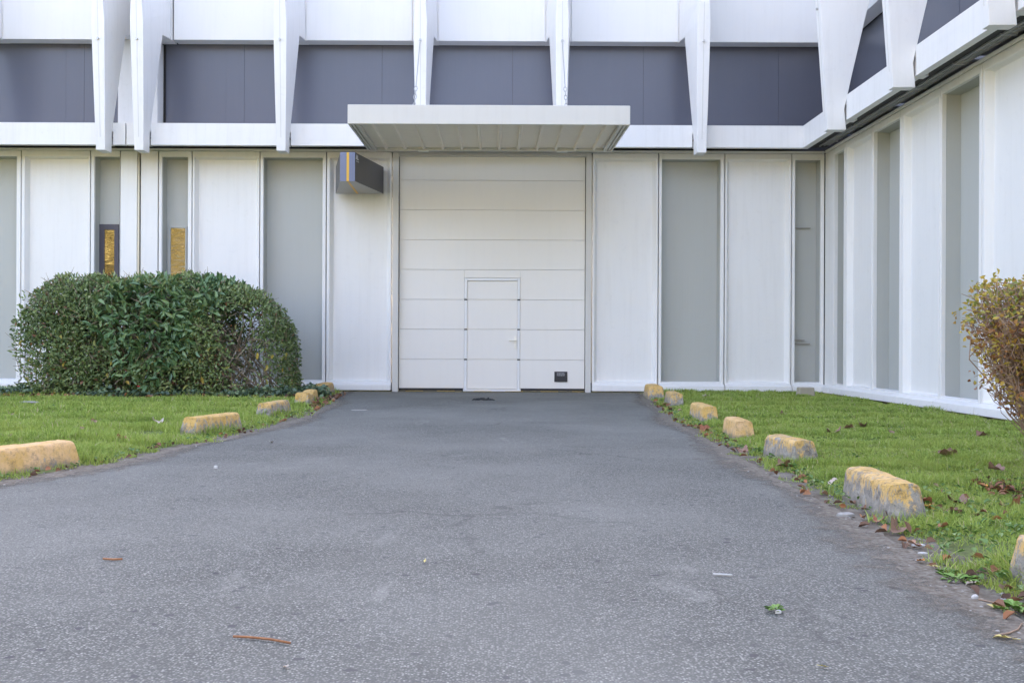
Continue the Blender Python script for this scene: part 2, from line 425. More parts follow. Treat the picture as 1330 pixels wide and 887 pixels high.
# (outer px from, to, opening from, to, kind)
bays = [(-148, -62, -140, -68, 'white'), (-62, 27, -52, 21, 'grey'), (27, 117, 31.5, 115.5, 'white'), (117.3, 155.6, 122, 155, 'grey'),
        (205.3, 249, 210, 243.5, 'grey'), (249, 337, 252, 335.5, 'white'), (337, 423.5, 341.7, 418.4, 'grey'), (423.5, 509, 428, 506, 'white'),
        (768.8, 855, 772, 852.5, 'white'), (855, 941, 859.4, 935.7, 'grey'), (941, 1028, 944, 1025, 'white'), (1028, 1071.0, 1032.6, 1066, 'louvre')]
for a, b_, c, d_, k in bays: bay(TF, fx(a), fx(b_), fx(c), fx(d_), k)
wing = [(17.62, 17.05, 17.60, 17.13, 'grey'), (17.05, 15.83, 16.98, 15.88, 'white'), (15.83, 14.68, 15.78, 14.76, 'grey'),
        (14.68, 13.41, 14.62, 13.46, 'white'), (13.41, 12.25, 13.36, 12.33, 'grey'), (12.25, 11.05, 12.19, 11.10, 'white'),
        (11.05, 9.88, 11.0, 9.96, 'grey'), (9.88, 8.68, 9.82, 8.73, 'white'), (8.68, 7.5, 8.63, 7.58, 'grey'), (7.5, 6.3, 7.44, 6.35, 'white'), (6.3, 5.1, 6.25, 5.18, 'grey'), (5.1, 3.9, 5.04, 3.95, 'white')]
for a, b_, c, d_, k in wing: bay(TW, a, b_, c, d_, k)
# flat piers: corner and expansion joint
part(MB().tbox(TW, 17.63, D-.002, -.2, 0, .03, ZT).tprism(TW, 17.64, D-.03, [(.0, .168), (.085, .128), (.09, .03), (.0, .03)]), 'corner_pier', M['wall'], bevel=.008)
part(MB().tbox(TF, fx(155.8), fx(177.6), -.2, -.003, .03, ZT), 'pier', M['wall'], bevel=.008)
part(MB().tbox(TF, fx(182.2), fx(204.4), -.2, -.003, .03, ZT), 'pier', M['wall'], bevel=.008)
part(MB().tube([TF(fx(180), .01, .05), TF(fx(180), .01, 4.34)], .017, 10), 'drain_pipe', M['pipe'], smooth=True)
# dark cores behind everything
part(MB().box((-13, D+.28, 0), (fx(510), D+.6, 4.36)).box((fx(768), D+.28, 0), (XW+.4, D+.6, 4.36)).box((fx(510), D+.28, AZ(202, D)), (fx(768), D+.6, 4.36)).box((XW+.28, 3.2, 0), (XW+.6, D+.28, 4.36)), 'wall_core', M['dark'])
# cap band above the panels
part(MB().tbox(TF, -13, XW-.012, -.1, .012, ZT+.006, 4.335).tbox(TW, 3.4, D-.02, -.1, .012, ZT+.006, 4.345), 'cap_band', M['wall'], bevel=.006)
# upper volume behind
part(MB().box((-13, D+.5, 4.36), (XW+.9, D+.8, 8.2)).box((XW+.5, 3.2, 4.36), (XW+.8, D+.5, 8.2)), 'upper_core', M['dark'])
part(MB().box((-30, D+.2, 8.2), (40, D+40, 11.2)).box((XW+.2, 0, 8.2), (40, D+.2, 11.2)), 'sun_block_roof', M['spandrel'])  # unseen block, made tall to keep direct sun off the facade and driveway
part(MB().box((-30, D+.9, 0), (-13, D+40, 8.2)), 'rear_wall', M['wall'])
# soffit & grille
BZ0, BZ1, BN0, BN1 = 4.285, 4.665, .46, .57
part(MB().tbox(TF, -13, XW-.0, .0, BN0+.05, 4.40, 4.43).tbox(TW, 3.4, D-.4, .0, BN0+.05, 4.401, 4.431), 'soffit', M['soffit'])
gm = MB()
u = 3.5
while u < D-.25:
    gm.tbox(TW, u, u+.022, .015, .17, 4.385, 4.398); u += .055
gm.tbox(TW, 3.4, D-.2, .155, .175, 4.375, 4.398).tbox(TW, 3.4, D-.2, .085, .095, 4.38, 4.396)
for v in np.arange(4.2, D-.2, 1.2): gm.tbox(TW, v, v+.03, .01, .2, 4.37, 4.39)
part(gm, 'soffit_grille', M['grille'])
# fins
FX = [-11.55, -9.17, -6.774, -6.118, -3.693, -1.315, 1.089, 3.486]
FW = [15.46, 12.92, 10.41, 7.9, 5.4]
def fin(T, u, zbot=4.14, bolt=True):
    # z front, z back, n front, n back, half width front, half width back
    lev = [(4.14, 4.14, .85, .565, .078, .084), (4.45, 4.45, .872, .60, .082, .096), (4.95, 4.95, .905, .50, .093, .124),
           (6.30, 6.30, .998, .205, .112, .182), (6.325, 6.325, 1.0, -.16, .112, .215), (6.66, 6.80, 1.022, -.16, .092, .215), (8.25, 8.25, .60, -.16, .05, .13)]
    if zbot > 4.2: lev[0] = (zbot, zbot, .862, .58, .080, .09)
    rings = [[T(u-wf, nf, zf), T(u+wf, nf, zf), T(u+wb, nb, zb), T(u-wb, nb, zb)] for zf, zb, nf, nb, wf, wb in lev]
    f = part(MB().loft(rings), 'fin', M['concrete_white'], bevel=.007)
    nz = lambda z: float(np.interp(z, [4.14, 4.45, 4.95, 6.3, 6.66], [.85, .872, .905, .998, 1.022]))
    g = MB().loft([[T(u-.006, nz(z)+.0025, z), T(u+.006, nz(z)+.0025, z), T(u+.006, nz(z)-.01, z), T(u-.006, nz(z)-.01, z)] for z in (4.36, 4.95, 6.3, 6.655)])
    part(g, 'groove', M['post'], f)
    part(MB().tube([T(u, nz(6.0)-.01, 6.0), T(u, nz(6.0)+.03, 6.0)], .02, 8), 'bolt', M['steel'], f)
    part(MB().tbox(T, u-.235, u+.235, -.43, -.165, 6.322, 8.188), 'fascia_pier', M['concrete_white'], f)
    return f
for i, u in enumerate(FX): fin(TF, u, 4.30 if i in (5, 6) else 4.14)
for u in FW: fin(TW, u)
# ledge beams between fins, with the notch beside each fin
def beam(T, a, b_, notch):
    mb = MB()
    zs = BZ0+.23
    if notch == 'a':
        mb.tbox(T, a, b_, BN0, BN1, zs, BZ1); mb.tbox(T, a+.028, b_, BN0, BN1-.0004, BZ0, zs)
    elif notch == 'b':
        mb.tbox(T, a, b_, BN0, BN1, zs, BZ1); mb.tbox(T, a, b_-.028, BN0, BN1-.0004, BZ0, zs)
    else: mb.tbox(T, a, b_, BN0, BN1, BZ0, BZ1)
    mb.tbox(T, a, b_, -.46, BN0-.001, BZ1-.12, BZ1-.004)     # ledge slab behind
    return part(mb, 'ledge_beam', M['concrete_white'])
edges = FX+[XW-BN1+.0]
for i in range(len(edges)-1):
    a, b_ = edges[i]+(.079 if i >= 0 else 0), edges[i+1]-(.079 if i < len(FX)-1 else 0)
    if i == 2:
        m_ = (a+b_)/2; beam(TF, a, m_-.012, 'a'); beam(TF, m_+.012, b_, '')
    else: beam(TF, a, b_, 'a' if i < 5 else ('b' if i < 7 else ''))
for i in range(3, 8):   # fill right under each fin so the beam is whole behind it
    pass
we = [D-BN0-.002]+FW+[3.4]
for i in range(len(we)-1):
    beam(TW, we[i+1]+(.081 if i < len(we)-2 else 0), we[i]-(.081 if i else 0), 'b' if i else '')
for u in FX[2:]: part(MB().tbox(TF, u-.078, u+.078, .40, BN1-.008, BZ0+.004, BZ1-.01), 'fin_root', M['concrete_white'])
for u in FW: part(MB().tbox(TW, u-.080, u+.080, .40, BN1-.008, BZ0+.004, BZ1-.01), 'fin_root', M['concrete_white'])
# fascia panels and slate panels per upper bay
US = FX+[XW+.14]
def upper(T, a, b_, lo=0.0, hi=0.0, joint=.5):
    part(MB().tbox(T, a+.238, b_-(.238 if hi else 0), -.42, -.14, 6.32, 8.19), 'fascia_panel', M['spandrel'], bevel=.006)
    w = MB(); mid = a+(b_-a)*joint
    w.tbox(T, a+lo, mid-.002, -.49, -.45, BZ1-.06, 6.325).tbox(T, mid+.002, b_, -.49, -.452, BZ1-.06, 6.325)
    p = part(w, 'slate_panel', M['slate'])
    fr = MB()
    for q in (mid-.34,): fr.tbox(T, q, q+.006, -.452, -.447, BZ1, 6.318)
    for k_ in range(1): part(fr, 'panel_frame', M['slate'], p)
for i in range(len(US)-1):
    a, b_ = US[i], US[i+1]
    if i == 2:
        part(MB().tbox(TF, -6.86, -6.145, -.49, -.16, BZ1-.06, 6.318), 'upper_pier', M['concrete_white'], bevel=.006)
        part(MB().tbox(TF, a+.238, b_-.238, -.42, -.14, 6.32, 8.19), 'fascia_panel', M['spandrel'])
        continue
    upper(TF, a+(.03 if i == 3 else 0), b_, 0, .0 if i == len(US)-2 else .22, .66 if i != 3 else .60)
WS = [D+.14]+FW+[3.4]
for i in range(len(WS)-1):
    upper(TW, WS[i+1], WS[i], 0, .22 if i else 0, .5)

# ------------------------------------------------------------------ sectional door (part of the building)
DX0, DX1 = fx(518), fx(760.2)
DN = -.10
dl = [202.5, 234.8, 273.3, 311.9, 350.5, 389.4, 428, 467, 504.5]
dz = [AZ(y, D+.1) for y in dl]
WX0, WX1 = fx(603.3), fx(675.7); WZ = AZ(361.5, D+.1)
door = MB()
door.tbox(TF, DX0-.02, DX1+.02, DN-.06, DN-.045, .02, 4.25)
for k in range(8):
    z1, z0 = dz[k]-.002, dz[k+1]+.002
    if z0 >= WZ: door.tbox(TF, DX0, DX1, DN-.044, DN, z0, z1)
    else:
        door.tbox(TF, DX0, WX0-.004, DN-.044, DN, z0, z1); door.tbox(TF, WX1+.004, DX1, DN-.044, DN, z0, z1)
        if z1 > WZ: door.tbox(TF, WX0-.003, WX1+.003, DN-.044, DN-.0006, WZ+.012, z1)
gd = part(door, 'garage_door', M['door'], bevel=.004)
wk = MB()
for k in range(4, 8):
    z1, z0 = min(dz[k], WZ-.05)-.006, dz[k+1]+.006
    if k == 7: z0 = .06
    wk.tbox(TF, WX0+.052, WX1-.048, DN-.04, DN-.003, z0, z1)
wk.tbox(TF, WX0+.04, WX1-.04, DN-.044, DN-.02, .05, WZ-.05)
wd = part(wk, 'wicket_door', M['door'], gd, bevel=.003)
wf = MB()
for k in range(4, 8):
    z1, z0 = min(dz[k]-.014, WZ), dz[k+1]+.014
    if k == 7: z0 = .03
    wf.tbox(TF, WX0, WX0+.046, DN-.03, DN+.012, z0, z1); wf.tbox(TF, WX1-.042, WX1, DN-.03, DN+.012, z0, z1)
wf.tbox(TF, WX0+.047, WX1-.043, DN-.03, DN+.0115, WZ-.045, WZ).tbox(TF, WX0-.02, WX1+.02, DN-.03, DN+.03, .012, .045)
part(wf, 'wicket_frame', M['wicket'], gd, bevel=.004)
part(MB().tbox(TF, WX0-.012, WX1+.02, DN, DN+.016, WZ+.004, WZ+.016), 'drip_strip', M['post'], gd)
jm = MB()
for k in (5, 6, 7):
    jm.tbox(TF, WX0-.006, WX0+.05, DN-.02, DN+.002, dz[k]-.009, dz[k]+.009).tbox(TF, WX1-.046, WX1+.006, DN-.02, DN+.002, dz[k]-.009, dz[k]+.009)
part(jm, 'frame_joint', M['seal'], gd)
hd = MB(); hx = fx(669.8); hz = AZ(444.5, D)
hd.tbox(TF, hx-.022, hx+.022, DN-.003, DN+.012, hz-.115, hz+.105)
hd.tube([TF(hx, DN+.01, hz+.035), TF(hx, DN+.06, hz+.035)], .012, 10)
hd.tube([TF(hx+.01, DN+.058, hz+.035), TF(hx-.05, DN+.06, hz+.035), TF(hx-.115, DN+.052, hz+.033)], .011, 10)
hd.tube([TF(hx, DN+.01, hz-.06), TF(hx, DN+.018, hz-.06)], .012, 10)
part(hd, 'handle', M['handle'], gd, bevel=.003)
px0, px1, pz0, pz1 = fx(721), fx(738), AZ(495.9, D), AZ(482.4, D)
pl = MB().tbox(TF, px0, px1, DN-.004, DN+.016, pz0, pz1)
pl.tbox(TF, px0+.012, px1-.012, DN+.016, DN+.022, pz0+.01, pz0+.085)
part(pl, 'name_plate', M['plate'], gd, bevel=.004)
tx = MB()
for r_ in range(3):
    x = px0+.045
    while x < px1-.05:
        w_ = random.uniform(.01, .03); tx.tbox(TF, x, min(x+w_, px1-.05), DN+.0165, DN+.019, pz1-.035-r_*.02, pz1-.023-r_*.02); x += w_+.006
part(tx, 'plate_text', M['plate_text'], gd)
for qa, qb in ((DX0, WX0-.022), (WX1+.022, DX1)): part(MB().tbox(TF, qa, qb, DN-.04, DN+.002, .022, dz[8]), 'rubber_seal', M['seal'], gd)
part(MB().tbox(TF, DX0-.035, DX0-.004, DN-.05, DN-.01, .02, 4.24).tbox(TF, DX1+.004, DX1+.035, DN-.05, DN-.01, .02, 4.24), 'edge_seal', M['seal'], gd)
th = part(MB().tbox(TF, DX0-.03, DX1+.03, -.16, -.02, .004, .014), 'threshold', M['seal'])
for a in (527, 568, 616, 657, 703, 744):
    part(MB().tbox(TF, fx(a), fx(min(a+23, 759)), -.09, -.028, .0145, .018), 'hazard_stripe', M['hazard'], th)
fr = MB().tbox(TF, fx(509.6), fx(517.3), -.16, .006, .0, 4.29).tbox(TF, fx(761), fx(768), -.16, .006, .0, 4.29)
fr.tbox(TF, fx(517.4), fx(760.9), -.16, .004, AZ(203, D), 4.29)
part(fr, 'door_frame', M['post'], bevel=.006)
# ------------------------------------------------------------------ narrow windows
def window(x0, x1, g0, g1, zt, gzt, fm, gmat, label):
    n = -.245; zb = .35; w = MB()
    if g0-x0 > .0:
        w.tbox(TF, x0, g0, n, n+.03, zb, zt).tbox(TF, g1, x1, n, n+.03, zb, zt).tbox(TF, g0+.0005, g1-.0005, n, n+.0295, gzt, zt)
    w.tbox(TF, g0+.0005, g1-.0005, n, n+.0295, zb, zb+.08)
    o = part(w, 'window', fm, bevel=.003)
    o['label'] = label
    part(MB().tbox(TF, g0, g1, n+.002, n+.012, zb+.07, gzt+.005), 'pane', gmat, o)
fw = lambda px: AX(px, D+.24, 320)
window(fw(128.6), fw(154.6), fw(136), fw(149), AZ(291.6, D+.24, 141), AZ(298.8, D+.24, 141), M['wframe'], M['glass_flat'], 'narrow window with dark frame')
window(fw(219), fw(243), fw(222), fw(241), AZ(294, D+.24, 231), AZ(296.5, D+.24, 231), M['infill'], M['glass_wavy'], 'narrow window with grey frame')

# ------------------------------------------------------------------ entrance canopy
CZ0, CY0, CY1 = 4.10, 14.92, 17.27
cx0, cx1 = AX(451.4, CY0, 150), AX(818.6, CY0, 150)
cn = empty('entrance_canopy', ((cx0+cx1)/2, CY1, 4.15))
tag(cn, 'cream metal canopy with ribbed underside hanging over the large white door', 'canopy')
def cpart(mb, name, mat, **kw): return part(mb, name, mat, cn, **kw)
cz = lambda y: CZ0+(y-CY0)/(CY1-CY0)*.055
cpart(MB().box((cx0, CY0, CZ0), (cx1, CY0+.05, 4.385)), 'fascia', M['canopy'], bevel=.008)
cpart(MB().box((cx0+.001, CY0+.06, 4.36), (cx1-.001, CY0+.20, 4.375)), 'top_flashing', M['canopy'])
for s, xa in ((1, cx0), (-1, cx1)):
    mb = MB()
    for off, w_, lift in ((.002, .03, 0), (.045, .035, .008), (.105, .05, .0)):
        a, b_ = xa+s*off, xa+s*(off+w_)
        a, b_ = min(a, b_), max(a, b_)
        top = .26 if off < .01 else .05
        mb.loft([[(a, CY0+.055, cz(CY0)+lift), (b_, CY0+.055, cz(CY0)+lift), (b_, CY0+.055, cz(CY0)+top), (a, CY0+.055, cz(CY0)+top)],
                 [(a, CY1, cz(CY1)+lift), (b_, CY1, cz(CY1)+lift), (b_, CY1, cz(CY1)+top*.8), (a, CY1, cz(CY1)+top*.8)]])
    cpart(mb, 'side_trim', M['canopy'])
sh = MB()
xa, xb = cx0+.16, cx1-.16
prof = []; nr = 12; pitch = (xb-xa)/nr
for k in range(nr):
    x = xa+k*pitch
    prof += [(x, .05), (x+pitch/2-.030, .05), (x+pitch/2-.018, .012), (x+pitch/2+.018, .012), (x+pitch/2+.030, .05)]
    for q in (.12, .2, .28): pass
prof.append((xb, .05))
lo = [[(x, y, cz(y)+h) for x, h in prof] for y in (CY0+.055, CY1-.03)]
n_ = len(prof)
sh.add(lo[0]+lo[1]+[(p[0], p[1], p[2]+.02) for p in lo[0]+lo[1]],
       [[i, i+1, n_+i+1, n_+i] for i in range(n_-1)]+[[2*n_+i, 3*n_+i, 3*n_+i+1, 2*n_+i+1] for i in range(n_-1)])
cpart(sh, 'roof_sheet', M['canopy_rib'])
cpart(MB().loft([[(cx0+.001, y, cz(y)+.085), (cx1-.001, y, cz(y)+.085), (cx1-.001, y, cz(y)+.10), (cx0+.001, y, cz(y)+.10)] for y in (CY0+.052, CY1)]), 'cover_sheet', M['canopy'])
cpart(MB().box((cx0+.03, CY1-.028, cz(CY1)+.0), (cx1-.03, CY1+.03, cz(CY1)+.06)), 'rear_rail', M['canopy'], bevel=.005)
for px in (550, 730):
    x = AX(px, CY1, 195); cpart(MB().box((x-.09, CY1-.06, cz(CY1)-.022), (x+.09, CY1+.02, cz(CY1)-.002)), 'bracket', M['wicket'], bevel=.004)
for xt, xl in ((FX[5], AX(535.5, 16.2, 134)), (FX[6], AX(737.3, 16.2, 134))):
    ch = MB(); A = Vector((xl, 16.2, 4.30)); B = Vector((xt, D-1.0, 6.0)); d_ = (B-A); L_ = d_.length; d_.normalize()
    s_ = 0.0; k = 0
    side0 = d_.cross(Vector((0, 1, 0))).normalized(); side1 = d_.cross(side0).normalized()
    while s_ < L_*.42:
        c_ = A+d_*(s_+.05); sd = side0 if k % 2 else side1; pts = []
        for q in range(9):
            t = 2*math.pi*q/8; pts.append(c_+d_*math.cos(t)*.055+sd*math.sin(t)*.024)
        ch.tube(pts, .007, 5); s_ += .088; k += 1
    ch.tube([A+d_*s_, B], .0075, 6)
    cpart(ch, 'chain', M['steel'])
# ------------------------------------------------------------------ wedge sign
SZ0, SZ1 = 3.535, 4.015; SY0, SY1 = 16.68, D-.02
sx = [AX(p, SY0, 235) for p in (441.6, 449.9, 453.3, 461)]
bx = [AX(p, D, 250) for p in (436.2, 463.2, 466.2, 498.3)]
sg = empty('wall_sign', ((bx[0]+bx[3])/2, SY1, SZ0))
tag(sg, 'dark grey wedge shaped sign box with yellow stripe projecting from white wall left of door', 'sign')
mb = MB().loft([[(sx[0]+.003, SY0+.006, z), (sx[3]-.003, SY0+.006, z), (bx[3], SY1, z), (bx[0], SY1, z)] for z in (SZ0+.003, SZ1)])
part(mb, 'sign_body', M['sign_dark'], sg, bevel=.004)
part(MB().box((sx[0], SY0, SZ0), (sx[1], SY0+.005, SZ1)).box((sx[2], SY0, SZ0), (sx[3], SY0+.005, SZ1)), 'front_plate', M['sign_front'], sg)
part(MB().box((sx[1]+.001, SY0+.001, SZ0+.004), (sx[2]-.001, SY0+.0055, SZ1-.004)), 'front_stripe', M['sign_yellow'], sg)
up = MB()
for a in ((0, 1), (2, 3)):
    up.loft([[(sx[a[0]]+.002, SY0+.006, z), (sx[a[1]]-.001, SY0+.006, z), (bx[a[1]]-.001, SY1-.004, z), (bx[a[0]]+.006, SY1-.004, z)] for z in (SZ0-.001, SZ0+.002)])
part(up, 'under_plate', M['sign_under'], sg)
part(MB().loft([[(sx[1], SY0+.002, z), (sx[2], SY0+.002, z), (bx[2], SY1-.004, z), (bx[1], SY1-.004, z)] for z in (SZ0-.0005, SZ0+.002)]), 'under_stripe', M['sign_yellow'], sg)
# white emblem and small lettering on the right hand face
p0 = Vector((sx[3], SY0+.006, 0)); p1 = Vector((bx[3], SY1, 0)); du = (p1-p0).normalized(); nn = Vector((du.y, -du.x, 0))
lg = MB()
def quad(u0, u1, z0, z1, lean=0.0):
    vs = []
    for off in (.001, .004):
        for (uu, zz) in ((u0, z0), (u1, z0), (u1+lean, z1), (u0+lean, z1)):
            q = p0+du*uu+nn*off; vs.append((q.x, q.y, zz))
    lg.add(vs, [[0,1,2,3],[7,6,5,4],[0,4,5,1],[1,5,6,2],[2,6,7,3],[3,7,4,0]])
zt = SZ1-.03
quad(.03, .052, zt-.075, zt, .03); quad(.058, .08, zt-.075, zt, .02); quad(.092, .112, zt-.08, zt-.012, .012); quad(.118, .155, zt-.08, zt-.058)
for k, w_ in enumerate((.02, .03, .018)): quad(.06+k*.045, .06+k*.045+w_, zt-.115, zt-.10)
part(lg, 'emblem', M['logo'], sg)

# ------------------------------------------------------------------ ground
def poly_mesh(name, pts, z, mat):
    tris = tessellate_polygon([[Vector((x, y, 0)) for x, y in pts]])
    return MB().add([(x, y, z) for x, y in pts], [list(t) for t in tris]).build(name, mat)
def densify(line, step, jit, seed):
    r = random.Random(seed); out = []
    for (a, b_) in zip(line[:-1], line[1:]):
        L_ = math.dist(a, b_); k = max(1, int(L_/step))
        for i in range(k):
            t = i/k; out.append((a[0]+(b_[0]-a[0])*t+r.gauss(0, jit), a[1]+(b_[1]-a[1])*t+r.gauss(0, jit)))
    out.append(line[-1]); return out
LE = [(-2.75, 18.09), (-2.62, 16.5), (-2.37, 14.55), (-2.24, 12.8), (-2.22, 11.5), (-2.37, 9.6), (-2.42, 8.94), (-2.56, 8.46), (-2.70, 7.32), (-2.82, 6.7), (-3.02, 6.1), (-3.5, 4.9), (-4.6, 3.5), (-7, 1.8), (-14, -.5)]
RE = [(2.62, 18.09), (2.42, 16.6), (2.33, 15.5), (2.12, 13.0), (1.98, 11.3), (1.90, 9.42), (1.85, 7.7), (1.79, 6.6), (1.77, 5.6), (1.74, 4.93), (1.72, 4.3), (1.67, 3.8), (1.63, 3.4), (1.61, 3.0), (1.6, 2), (1.65, 0), (2.2, -3), (5, -6), (14, -7)]
LEd, REd = densify(LE, .06, .012, 1), densify(RE, .06, .012, 2)
def edge_x(line, y):
    ys = np.array([p[1] for p in line])[::-1]; xs = np.array([p[0] for p in line])[::-1]
    return np.interp(y, ys, xs)
gs = MB(); S = 400
struct(gs.add([(-S, -S, -.03), (S, -S, -.03), (S, S, -.03), (-S, S, -.03)], [[0, 1, 2, 3]]).build('ground', M['lawn']))
drive = LEd+[(-14, -14), (14, -14)]+REd[::-1]
struct(poly_mesh('driveway', drive, 0.0, M['asphalt']))
cp = paint('pale_bounce_ground', (.56, .46, .32), .85, .4, .1)  # added pale ground behind the camera to bounce warm light onto canopy and walls
struct(MB().add([(-40, -15, .004), (40, -15, .004), (40, -3.2, .004), (-40, -3.2, .004)], [[0, 1, 2, 3]]).build('bounce_ground', cp))
# verge soil beneath the lawn edges
Lv = [(x+.02, y) for x, y in LEd]; Rv = [(x-.02, y) for x, y in REd]
struct(poly_mesh('verge_soil', Lv+[(-14, -2), (-14, 18.09)], -.004, M['soil']))
struct(poly_mesh('verge_soil', Rv[::-1]+[(5.85, 18.09), (5.85, 3), (14, 3), (14, -7.2)][0:3]+[(14, 3), (14, -7.2)], -.0045, M['soil']))
def fringe(line, sgn, seed):
    V = []; Fq = []; A = []; r = random.Random(seed); n = len(line)
    for (x, y) in line:
        wd_ = .34+.12*math.sin(y*1.7+seed)
        for k in range(6):
            t = k/5; V.append((x-sgn*(wd_*t-.03), y, .0035)); A.append(1-t)
    for i in range(n-1):
        for k in range(5): Fq.append([i*6+k, i*6+k+1, (i+1)*6+k+1, (i+1)*6+k])
    me = bpy.data.meshes.new('verge_dirt'); me.from_pydata(V, [], Fq); me.materials.append(M['dirt_fringe'])
    at = me.attributes.new('edge', 'FLOAT', 'POINT'); at.data.foreach_set('value', A)
    o = bpy.data.objects.new('verge_dirt', me); COL.objects.link(o); return stuff(o)
def dirt_fringe():
    m, nt, b = new_mat('dirt_fringe')
    n1 = noise(nt, 7, 9, .75); n2 = noise(nt, 2.0, 4, .6); n3 = noise(nt, 40, 5, .7)
    at = N(nt, 'ShaderNodeAttribute'); at.attribute_name = 'edge'
    c = ramp(nt, n3.outputs[0], [(.35, (.10, .08, .055)), (.5, (.18, .155, .12)), (.65, (.27, .25, .21)), (.8, (.14, .15, .06))])
    nt.links.new(c.outputs[0], b.inputs['Base Color']); b.inputs['Roughness'].default_value = .95
    ad = N(nt, 'ShaderNodeMath', operation='ADD'); nt.links.new(n1.outputs[0], ad.inputs[0])
    sc_ = N(nt, 'ShaderNodeMath', operation='MULTIPLY'); sc_.inputs[1].default_value = .55; nt.links.new(at.outputs['Fac'], sc_.inputs[0]); nt.links.new(sc_.outputs[0], ad.inputs[1])
    f = ramp(nt, ad.outputs[0], [(.66, 0.0), (.95, .85)])
    tr = N(nt, 'ShaderNodeBsdfTransparent'); mx = N(nt, 'ShaderNodeMixShader'); nt.links.new(f.outputs[0], mx.inputs[0]); nt.links.new(tr.outputs[0], mx.inputs[1]); nt.links.new(b.outputs[0], mx.inputs[2])
    nt.links.new(mx.outputs[0], nt.nodes['Material Output'].inputs[0]); return m
M['dirt_fringe'] = dirt_fringe()
fringe([p for p in REd if p[1] > .5], 1, 1); fringe([p for p in LEd if p[1] > 3.6], -1, 2)
def lawn(name, x0, x1, y0, y1, side):
    nx, ny = 60, 140; vs = []; fs = []
    for j in range(ny+1):
        y = y0+(y1-y0)*j/ny
        for i in range(nx+1):
            t = i/nx
            if side > 0: a = edge_x(RE, y)+.20+.04*math.sin(y*5.1)+.03*math.sin(y*13); x = a+(x1-a)*t**1.5
            else: a = edge_x(LE, y)-.17-.04*math.sin(y*4.3)-.03*math.sin(y*11); x = a+(x0-a)*t**1.5
            d = abs(x-a)
            vs.append((x, y, lawn_z(x, y, d)))
    for j in range(ny):
        for i in range(nx): k = j*(nx+1)+i; fs.append([k, k+1, k+nx+2, k+nx+1])
    return struct(MB().add(vs, fs).build(name, M['lawn'], smooth=True))
def lawn_z(x, y, d): return -.006+.03*np.minimum(1, d/.25)+.012*np.sin(x*3.1+1)*np.sin(y*2.3)*np.minimum(1, d/.3)
lawn('lawn', None, 5.62, .3, 17.85, 1)
lawn('lawn', -12.5, None, 3.6, 17.9, -1)

# ------------------------------------------------------------------ grass blades (uncountable)
def blades(n, x, y, z, h, w, lean=.5):
    ang = rng.random(n)*2*np.pi; S_ = np.stack([np.cos(ang), np.sin(ang), 0*ang], 1)
    la = rng.random(n)*2*np.pi; l = np.abs(rng.normal(0, lean, n))
    Ld = np.stack([np.cos(la)*l, np.sin(la)*l, np.ones(n)], 1); Ld = unit(Ld)
    P = np.stack([x, y, z], 1); h = h[:, None]; w = w[:, None]
    mid = P+Ld*h*.55; tip = P+Ld*h*.85+np.stack([np.cos(la)*l, np.sin(la)*l, 0*la], 1)*h*.5
    V = np.stack([P-S_*w*.5, P+S_*w*.5, mid-S_*w*.42, mid+S_*w*.42, tip-S_*w*.06, tip+S_*w*.06], 1).reshape(-1, 3)
    i = np.arange(n)[:, None]*6
    Fc = np.concatenate([i+np.array([[0, 1, 3, 2]]), i+np.array([[2, 3, 5, 4]])], 1).reshape(-1, 4)
    return V, Fc
def grass(name, side, bands):
    Vs, Fs, Rs, o = [], [], [], 0
    for (y0, y1, xa, xb, dens, h0, w0) in bands:
        n = int((y1-y0)*abs(xb-xa)*dens)
        y = y0+(y1-y0)*rng.random(n); x = xa+(xb-xa)*rng.random(n)
        jag = .05*np.sin(y*7.7)+.05*np.sin(y*17+1)+.03*np.sin(y*37)
        if side > 0: d = x-(edge_x(RE, y)+.20+jag)
        else: d = (edge_x(LE, y)-.17-jag)-x
        P2 = np.stack([x, y, 0*x], 1)
        dn = .40+1.0*vnoise(P2, 1.3, 3)
        thin = vnoise(P2, 3.0, 5)
        # bare patches
        bare = np.zeros(n)
        for (bx_, by_, br) in BARE: bare = np.maximum(bare, np.clip(1.25-np.hypot((x-bx_)/br, (y-by_)/(br*1.3)), 0, 1))
        jit_ok = (d > -.03) | ((d > -.15) & (vnoise(P2, 6.5, 23) > .62))
        keep = jit_ok & (rng.random(n) < np.clip(dn*(.5+.8*np.clip(d/.15, 0, 1)), .1, 1)) & (rng.random(n) > bare*.95)
        if side > 0: keep &= ~(x > 5.60+.05*np.sin(y*6))
        for (mx, my, rx, ry) in SHADED: keep &= ~((((x-mx)/rx)**2+((y-my)/ry)**2 < 1) & (rng.random(n) < .75))
        x, y, d = x[keep], y[keep], np.maximum(d[keep], 0); m = len(x)
        P2 = np.stack([x, y, 0*x], 1)
        tuft = vnoise(P2, 2.2, 9); tall = vnoise(P2, 5.5, 11)
        h = h0*(.55+.6*tuft+.9*(tall > .64))*(.6+.8*rng.random(m))*np.where(d < .25, 1.15, 1)
        V, Fc = blades(m, x, y, lawn_z(x, y, d)-.004, h, w0*(.7+.6*rng.random(m)), .8)
        Vs.append(V); Fs.append(Fc+o); o += len(V)
        Rs.append(np.repeat(np.clip(rng.normal(.5, .25, m)-.15*(tall-.5), 0, 1), 2))
    return stuff(np_mesh(name, np.concatenate(Vs), 4, np.concatenate(Fs), M['grass'], None, np.concatenate(Rs)))
BARE = [GR(195, 566)+(.28,), GR(500/2.18, 535)+(.3,), GR(60, 545)+(.22,), (3.15, 5.6, .42), (2.9, 5.0, .22), (2.0, 4.2, .25), (2.5, 4.2, .2)]
SHADED = [(-5.5, 16.5, 2.5, 1.2), (-2.9, 15.6, .45, 1.2)]
